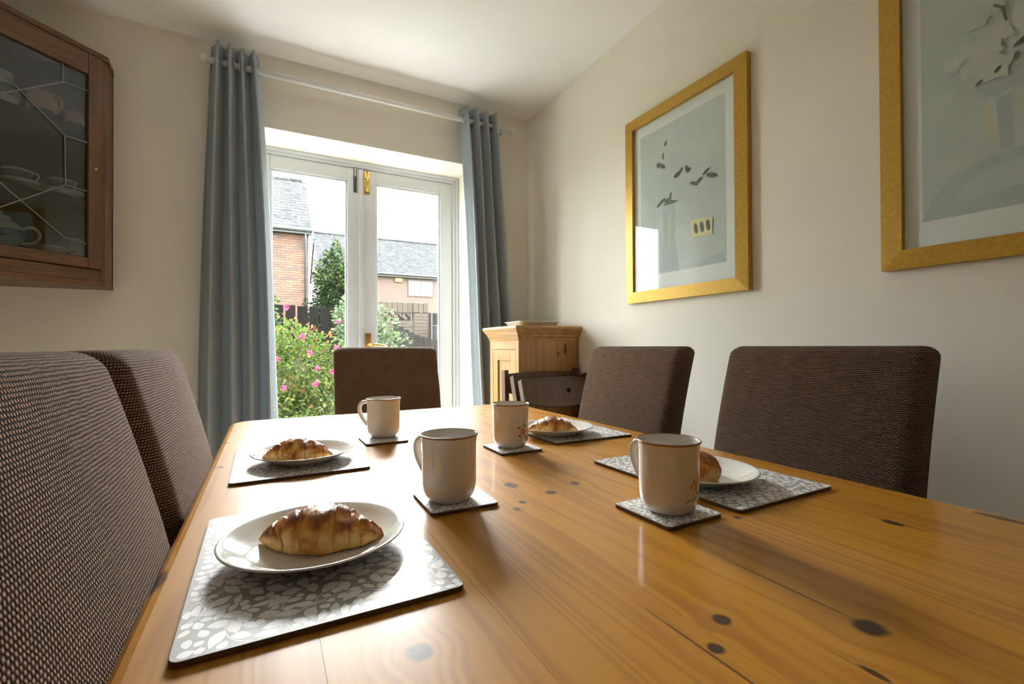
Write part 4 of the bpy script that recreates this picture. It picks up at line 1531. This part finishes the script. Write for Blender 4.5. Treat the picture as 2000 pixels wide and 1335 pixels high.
ivy = thing('ivy_shrub', 'cream and green variegated ivy climbing a post beyond the door', 'ivy', (1.02, 5.6, GZ))
leaves('foliage', ivy, [((-.02, 0, 1.30), (.32, .22, .40)), ((.16, -.05, 1.0), (.30, .22, .38)), ((.22, -.05, .72), (.26, .22, .35)), ((-.22, 0, 1.45), (.14, .14, .22)), ((.1, -.05, .4), (.4, .25, .5))], 5000, .052, .038, [(.20, .28, .14), (.40, .46, .30), (.13, .20, .09), (.28, .38, .17)], 7)
MB().box(-.19, -.12, -.03, .03, 0, 1.25, .004).build('post', M['bark'], ivy)
stems(ivy, (.05, 0, 0), [(.0, 0, 1.5), (.25, 0, 1.1), (-.2, 0, 1.5)], .018)

con = thing('conifer', 'dense dark green conifer between the two brick houses', 'tree', (1.62, 13.0, GZ))
blobs = []
rc = random.Random(2)
for i in range(13):
    t = i / 12
    rr = 1.02 * (1 - t) ** .62 + .10
    blobs.append(((rc.uniform(-.12, .12), rc.uniform(-.1, .1), .5 + 3.05 * t), (rr, rr, .45)))
leaves('foliage', con, blobs, 20000, .10, .040, [(.020, .050, .016), (.030, .066, .022), (.015, .036, .014), (.055, .09, .026)], 9, shell=.3)
leaves('young_shoots', con, blobs[9:], 1100, .10, .035, [(.20, .26, .06), (.14, .22, .05)], 10, shell=.15)
MB().tube([(0, 0, 0), (0, 0, 1.2), (.02, 0, 3.3)], [.10, .08, .02], 8).build('trunk', M['bark'], con)

# fences ------------------------------------------------------------
def fence(name, label, x0, x1, y, ztop, mat, bw=.115, gap=.012, pale=None, seed=1, rail=True):
    rnd_ = random.Random(seed)
    root = thing(name, label, 'fence', ((x0 + x1) / 2, y, GZ), 0, None)
    cx = (x0 + x1) / 2
    x = x0
    proto = None
    while x < x1:
        zt = ztop(x) if callable(ztop) else ztop + rnd_.uniform(-.015, .015)
        bb = MB().box(-bw / 2, bw / 2, -.009, .009, 0, zt - GZ, .003)
        bb.build('board', mat, root, (x + bw / 2 - cx, 0, 0))
        x += bw + gap
    for z in (.35, 1.05):
        MB().box(x0 - cx, x1 - cx, .010, .045, z, z + .07, .003).build('rail', mat, root)
    return root


fence('board_fence', 'dark board fence with narrow gaps behind the flowering bush', -2.6, 1.62, 8.5, 1.66, M['fence'], .15, .028, seed=2)


def curve_top(x):
    pts = [(1.60, 1.40), (1.69, 1.345), (1.85, 1.25), (2.0, 1.17), (2.18, 1.115), (2.35, 1.08), (2.6, 1.06), (3.6, 1.05)]
    x += .05
    for (a, za), (c, zc) in zip(pts[:-1], pts[1:]):
        if a <= x <= c: return za + (zc - za) * (x - a) / (c - a)
    return 1.05


fence('curved_fence', 'dark board fence with a concave swooping top edge', 1.66, 3.5, 7.0, curve_top, M['fence2'], .075, .006, seed=3)
fence('gate_fence', 'dark upright fence boards at the right end of the brick garden wall', 1.35, 5.6, 11.0, 1.80, M['fence2'], .14, .03, seed=5)
lp = thing('timber_planter', 'low dark timber planter edge in front of the curved fence', 'planter', (1.45, 6.2, GZ))
MB().box(-.25, .25, -.22, .22, 0, 1.02, .006).build('box', M['fence'], lp)
MB().box(-.27, .27, -.24, .24, 1.02, 1.05, .004).build('cap', M['fence2'], lp)
gb = thing('meter_post', 'dark grey post box with pale narrow window by the fence', 'post', (3.32, 9.6, GZ))
MB().box(-.15, .15, -.12, .12, 0, 1.55, .01).build('body', M['gutter'], gb)
MB().box(-.02, .07, -.128, -.12, 1.18, 1.47, .004).build('pane', M['blind'], gb)
MB().box(-.16, .16, -.13, .13, 1.55, 1.58, .006).build('lid', M['gutter'], gb)

# brick garden wall with pierced band ------------------------------------
gw = thing('garden_wall', 'weathered brick garden wall with pierced zigzag band and pier', 'wall', (2.4, 10.0, GZ))
brick_me = MB().box(-.1075, .1075, -.05, .05, -.0325, .0325, .005).mesh('brick'); brick_me.materials.append(M['gbrick'])
half_me = MB().box(-.051, .051, -.05, .05, -.0325, .0325, .005).mesh('half_brick'); half_me.materials.append(M['gbrick'])
sold_me = MB().box(-.051, .051, -.052, .052, -.1075, .1075, .006).mesh('coping_brick'); sold_me.materials.append(M['gbrick'])
WX0, WX1 = 1.55, 2.80
topw = 1.925
nb = int((WX1 - WX0) / .112)
for i in range(int((3.12 - WX0) / .112)):
    link('coping_brick', sold_me, None, gw, (WX0 + .056 + i * .112 - 2.4, 0 if WX0 + i * .112 < WX1 - .05 else -.035, topw - .1075 - GZ + (.006 if i % 3 else -.004)))
pz1 = topw - .225
pz0 = pz1 - .165
# zigzag band: bricks set on their corner
for i in range(6):
    link('brick', half_me, None, gw, (1.72 + i * .178 - 2.4, 0, pz0 + .062 - GZ), (0, R(45), 0))
    link('brick', half_me, None, gw, (1.80 + i * .178 - 2.4, .02, pz1 - .028 - GZ), (0, R(45), 0))
link('brick', brick_me, None, gw, (1.64 - 2.4 - .01, 0, pz0 + .035 - GZ)); link('brick', brick_me, None, gw, (1.64 - 2.4 - .01, 0, pz0 + .11 - GZ))
z = pz0 - .0375
row = 0
mort = MB()
while z > .80:
    offx = .1125 if row % 2 else 0
    x = WX0 + .1075 + offx
    while x < WX1 - .05:
        link('brick', brick_me, None, gw, (x - 2.4, 0, z - GZ))
        x += .225
    z -= .075; row += 1
zl = z + .0375
z = pz1 - .0375 + .0
row = 0
while z > .80:
    for k in ((0,) if row % 2 == 0 else (0,)):
        link('brick', brick_me, None, gw, (2.845 + .0625 - 2.4, -.035, z - GZ))
        link('brick', half_me, None, gw, (3.022 + .042 - 2.4, -.035, z - GZ))
    z -= .075; row += 1
mort.box(WX0 - 2.4, WX1 - 2.4, -.042, .042, 0, pz0 - GZ)
mort.box(2.80 - 2.4, 3.11 - 2.4, -.075, .042, 0, pz1 - GZ)
mort.box(WX0 - 2.4, 3.11 - 2.4, -.04, .04, pz1 - GZ, topw - .01 - GZ)
mort.build('mortar', M['gmortar'], gw)

# left brick house -------------------------------------------------------
HY, HX1, HE = 16.0, 1.13, 4.72
h1 = thing('brick_house', 'orange red brick house with grey slate roof and dark downpipe', 'house', (-2.2, HY + 2.5, GZ))
hx, hy = -2.2, HY + 2.5
MB().box(-6 - hx, HX1 - hx, .01 - 2.5, 5 - 2.5, 0, HE - GZ).build('mortar_wall', M['mortar'], h1)
fb_me = MB().box(-.1075, .1075, -.012, .012, -.0325, .0325, .004).mesh('brick'); fb_me.materials.append(M['brick'])
fh_me = MB().box(-.051, .051, -.012, .012, -.0325, .0325, .004).mesh('half_brick'); fh_me.materials.append(M['brick'])
rest = MB()
zc_ = HE - .05
row = 0
cnt = 0
while zc_ > .2:
    x = HX1 - (.1075 if row % 2 == 0 else .051)
    first = True
    while x > -3.2:
        hb = first and row % 2 == 1
        if cnt < 290 and x > -.12 and zc_ > 1.75:
            link('brick', fh_me if hb else fb_me, None, h1, (x - hx, -2.5, zc_ - GZ)); cnt += 1
        else:
            hw_ = .051 if hb else .1075
            rest.box(x - hw_ - hx, x + hw_ - hx, -2.512, -2.49, zc_ - .0325 - GZ, zc_ + .0325 - GZ)
        x -= (.051 + .0095 + .1075) if hb else .225
        first = False
    zc_ -= .075; row += 1
o = rest.build('brickwork', M['brick'], h1); o['kind'] = 'stuff'
# roof
pitch = R(40)
ey, ez = HY - .25, HE - .10
slen = 2.85 / math.cos(pitch)


def roof(parent, ox_, oy_, x0, x1, ey, ez, slen, indiv, pitch=pitch, matn='slate', sw=.28, expo=.20):
    up_ = Vector((0, math.cos(pitch), math.sin(pitch))); nn = Vector((0, -math.sin(pitch), math.cos(pitch)))
    T0 = Matrix.Translation((0 - ox_, ey - oy_, ez - GZ)) @ Matrix.Rotation(pitch, 4, 'X')
    MB().box(x0, x1, 0, slen, -.06, -.012, M=T0).build('roof_deck', M['gutter'], parent)
    sl = MB().box(-sw / 2 + .003, sw / 2 - .003, 0, expo + .06, -.004, .004, M=Matrix.Rotation(R(-1.8), 4, 'X')).mesh('slate'); sl.materials.append(M[matn])
    jn = MB()
    rows = int(slen / expo)
    rnd_ = random.Random(7)
    c_ = 0
    for r_ in range(rows):
        x = x1 - sw / 2 - (sw / 2 if r_ % 2 else 0)
        if r_ % 2:
            lh = T0 @ Vector((x1 - sw / 4, r_ * expo, .004))
            jn.box(-sw / 4 + .003, sw / 4 - .003, 0, expo + .06, -.004, .004, M=Matrix.Translation(lh) @ Matrix.Rotation(pitch - R(1.8), 4, 'X'))
        while x > x0:
            loc = T0 @ Vector((x, r_ * expo, .004))
            if indiv and x > indiv and c_ < 280:
                o = link('slate', sl, None, parent, loc, (pitch + rnd_.uniform(-.008, .008), 0, 0)); c_ += 1
            else:
                jn.box(-sw / 2 + .003, sw / 2 - .003, 0, expo + .06, -.004, .004, M=Matrix.Translation(loc) @ Matrix.Rotation(pitch - R(1.8) + rnd_.uniform(-.008, .008), 4, 'X'))
            x -= sw
    o = jn.build('slates', M[matn], parent); o['kind'] = 'stuff'
    # back slope and ridge
    ry = ey + slen * math.cos(pitch); rz = ez + slen * math.sin(pitch)
    Tb = Matrix.Translation((0 - ox_, ry - oy_, rz - GZ)) @ Matrix.Rotation(-pitch, 4, 'X')
    MB().box(x0, x1, 0, slen, -.06, 0, M=Tb).build('rear_slope', M[matn], parent)
    x = x0
    rt_me = MB().tube([(0, 0, 0), (.44, 0, 0)], .07, 10).mesh('ridge_tile'); rt_me.materials.append(M[matn])
    k = 0
    while x < x1 - .2:
        link('ridge_tile', rt_me, None, parent, (x - ox_, ry - oy_, rz - GZ + (.02 if k % 5 == 0 else 0)))
        x += .45; k += 1
    # gable infill
    for gx in (x0 + .12, x1 - .12):
        vs = [(gx - .05, ey + .25, ez), (gx + .05, ey + .25, ez), (gx - .05, 2 * ry - ey - .25, ez), (gx + .05, 2 * ry - ey - .25, ez), (gx - .05, ry, rz - .1), (gx + .05, ry, rz - .1)]
        fixn(MB().add([(a - ox_, c - oy_, d - GZ) for a, c, d in vs], [(0, 2, 4), (1, 5, 3), (0, 4, 5, 1), (2, 3, 5, 4), (0, 1, 3, 2)]).build('gable', M['farbrick'], parent))


roof(h1, hx, hy, -6.1, HX1 + .08, ey, ez, slen, -.15)
MB().tube([(-6.1 - hx, ey - .03 - hy, ez - .02 - GZ), (HX1 + .1 - hx, ey - .03 - hy, ez - .02 - GZ)], .06, 10).build('gutter', M['gutter'], h1)
MB().box(-6.1 - hx, HX1 + .08 - hx, ey - hy, HY - .0125 - hy, ez - .13 - GZ, ez - .04 - GZ).build('soffit', M['gutter'], h1)
MB().tube([(HX1 - .10 - hx, ey - hy, ez - .05 - GZ), (HX1 - .10 - hx, HY - .08 - hy, ez - .35 - GZ), (HX1 - .10 - hx, HY - .07 - hy, 0)], .036, 10).build('downpipe', M['gutter'], h1)

# right brick house ------------------------------------------------------
h2y, h2e = 25.0, 4.92
h2 = thing('brick_house', 'far pink brick house with white-blind window and orange alarm box', 'house', (8.3, h2y + 2.6, GZ))
kx, ky = 8.3, h2y + 2.6
MB().box(2.3 - kx, 14.2 - kx, -2.6, 2.6, 0, h2e - GZ).build('wall', M['farbrick'], h2)
roof(h2, kx, ky, 2.2, 14.3, h2y - .25, h2e - .10, 2.9 / math.cos(pitch), None)
MB().tube([(2.2 - kx, h2y - .28 - ky, h2e - .12 - GZ), (14.3 - kx, h2y - .28 - ky, h2e - .12 - GZ)], .06, 8).build('gutter', M['gutter'], h2)
MB().box(2.2 - kx, 14.3 - kx, h2y - .25 - ky, h2y - ky, h2e - .24 - GZ, h2e - .14 - GZ).build('soffit', M['fascia'], h2)
wx0, wx1, wz0, wz1 = 6.72, 8.13, CAMZ + 2.72, CAMZ + 3.60
bb = MB()
yy = h2y - ky
for (a, c, d, e) in ((wx0, wx1, wz0, wz0 + .07), (wx0, wx1, wz1 - .07, wz1), (wx0, wx0 + .07, wz0 + .07, wz1 - .07), (wx1 - .07, wx1, wz0 + .07, wz1 - .07), ((wx0 + wx1) / 2 - .04, (wx0 + wx1) / 2 + .04, wz0 + .07, wz1 - .07)):
    bb.box(a - kx, c - kx, yy - .05, yy, d - GZ, e - GZ)
wf = bb.build('window', M['fascia'], h2)
for a, c in ((wx0 + .07, (wx0 + wx1) / 2 - .04), ((wx0 + wx1) / 2 + .04, wx1 - .07)):
    MB().box(a - kx, c - kx, yy - .02, yy - .005, wz0 + .07 - GZ, wz1 - .07 - GZ).build('pane', M['blind'], wf)
MB().box(6.0 - kx, 6.40 - kx, yy - .10, yy, CAMZ + 3.44 - GZ, CAMZ + 3.67 - GZ, .03).build('alarm_box', M['alarm'], h2)
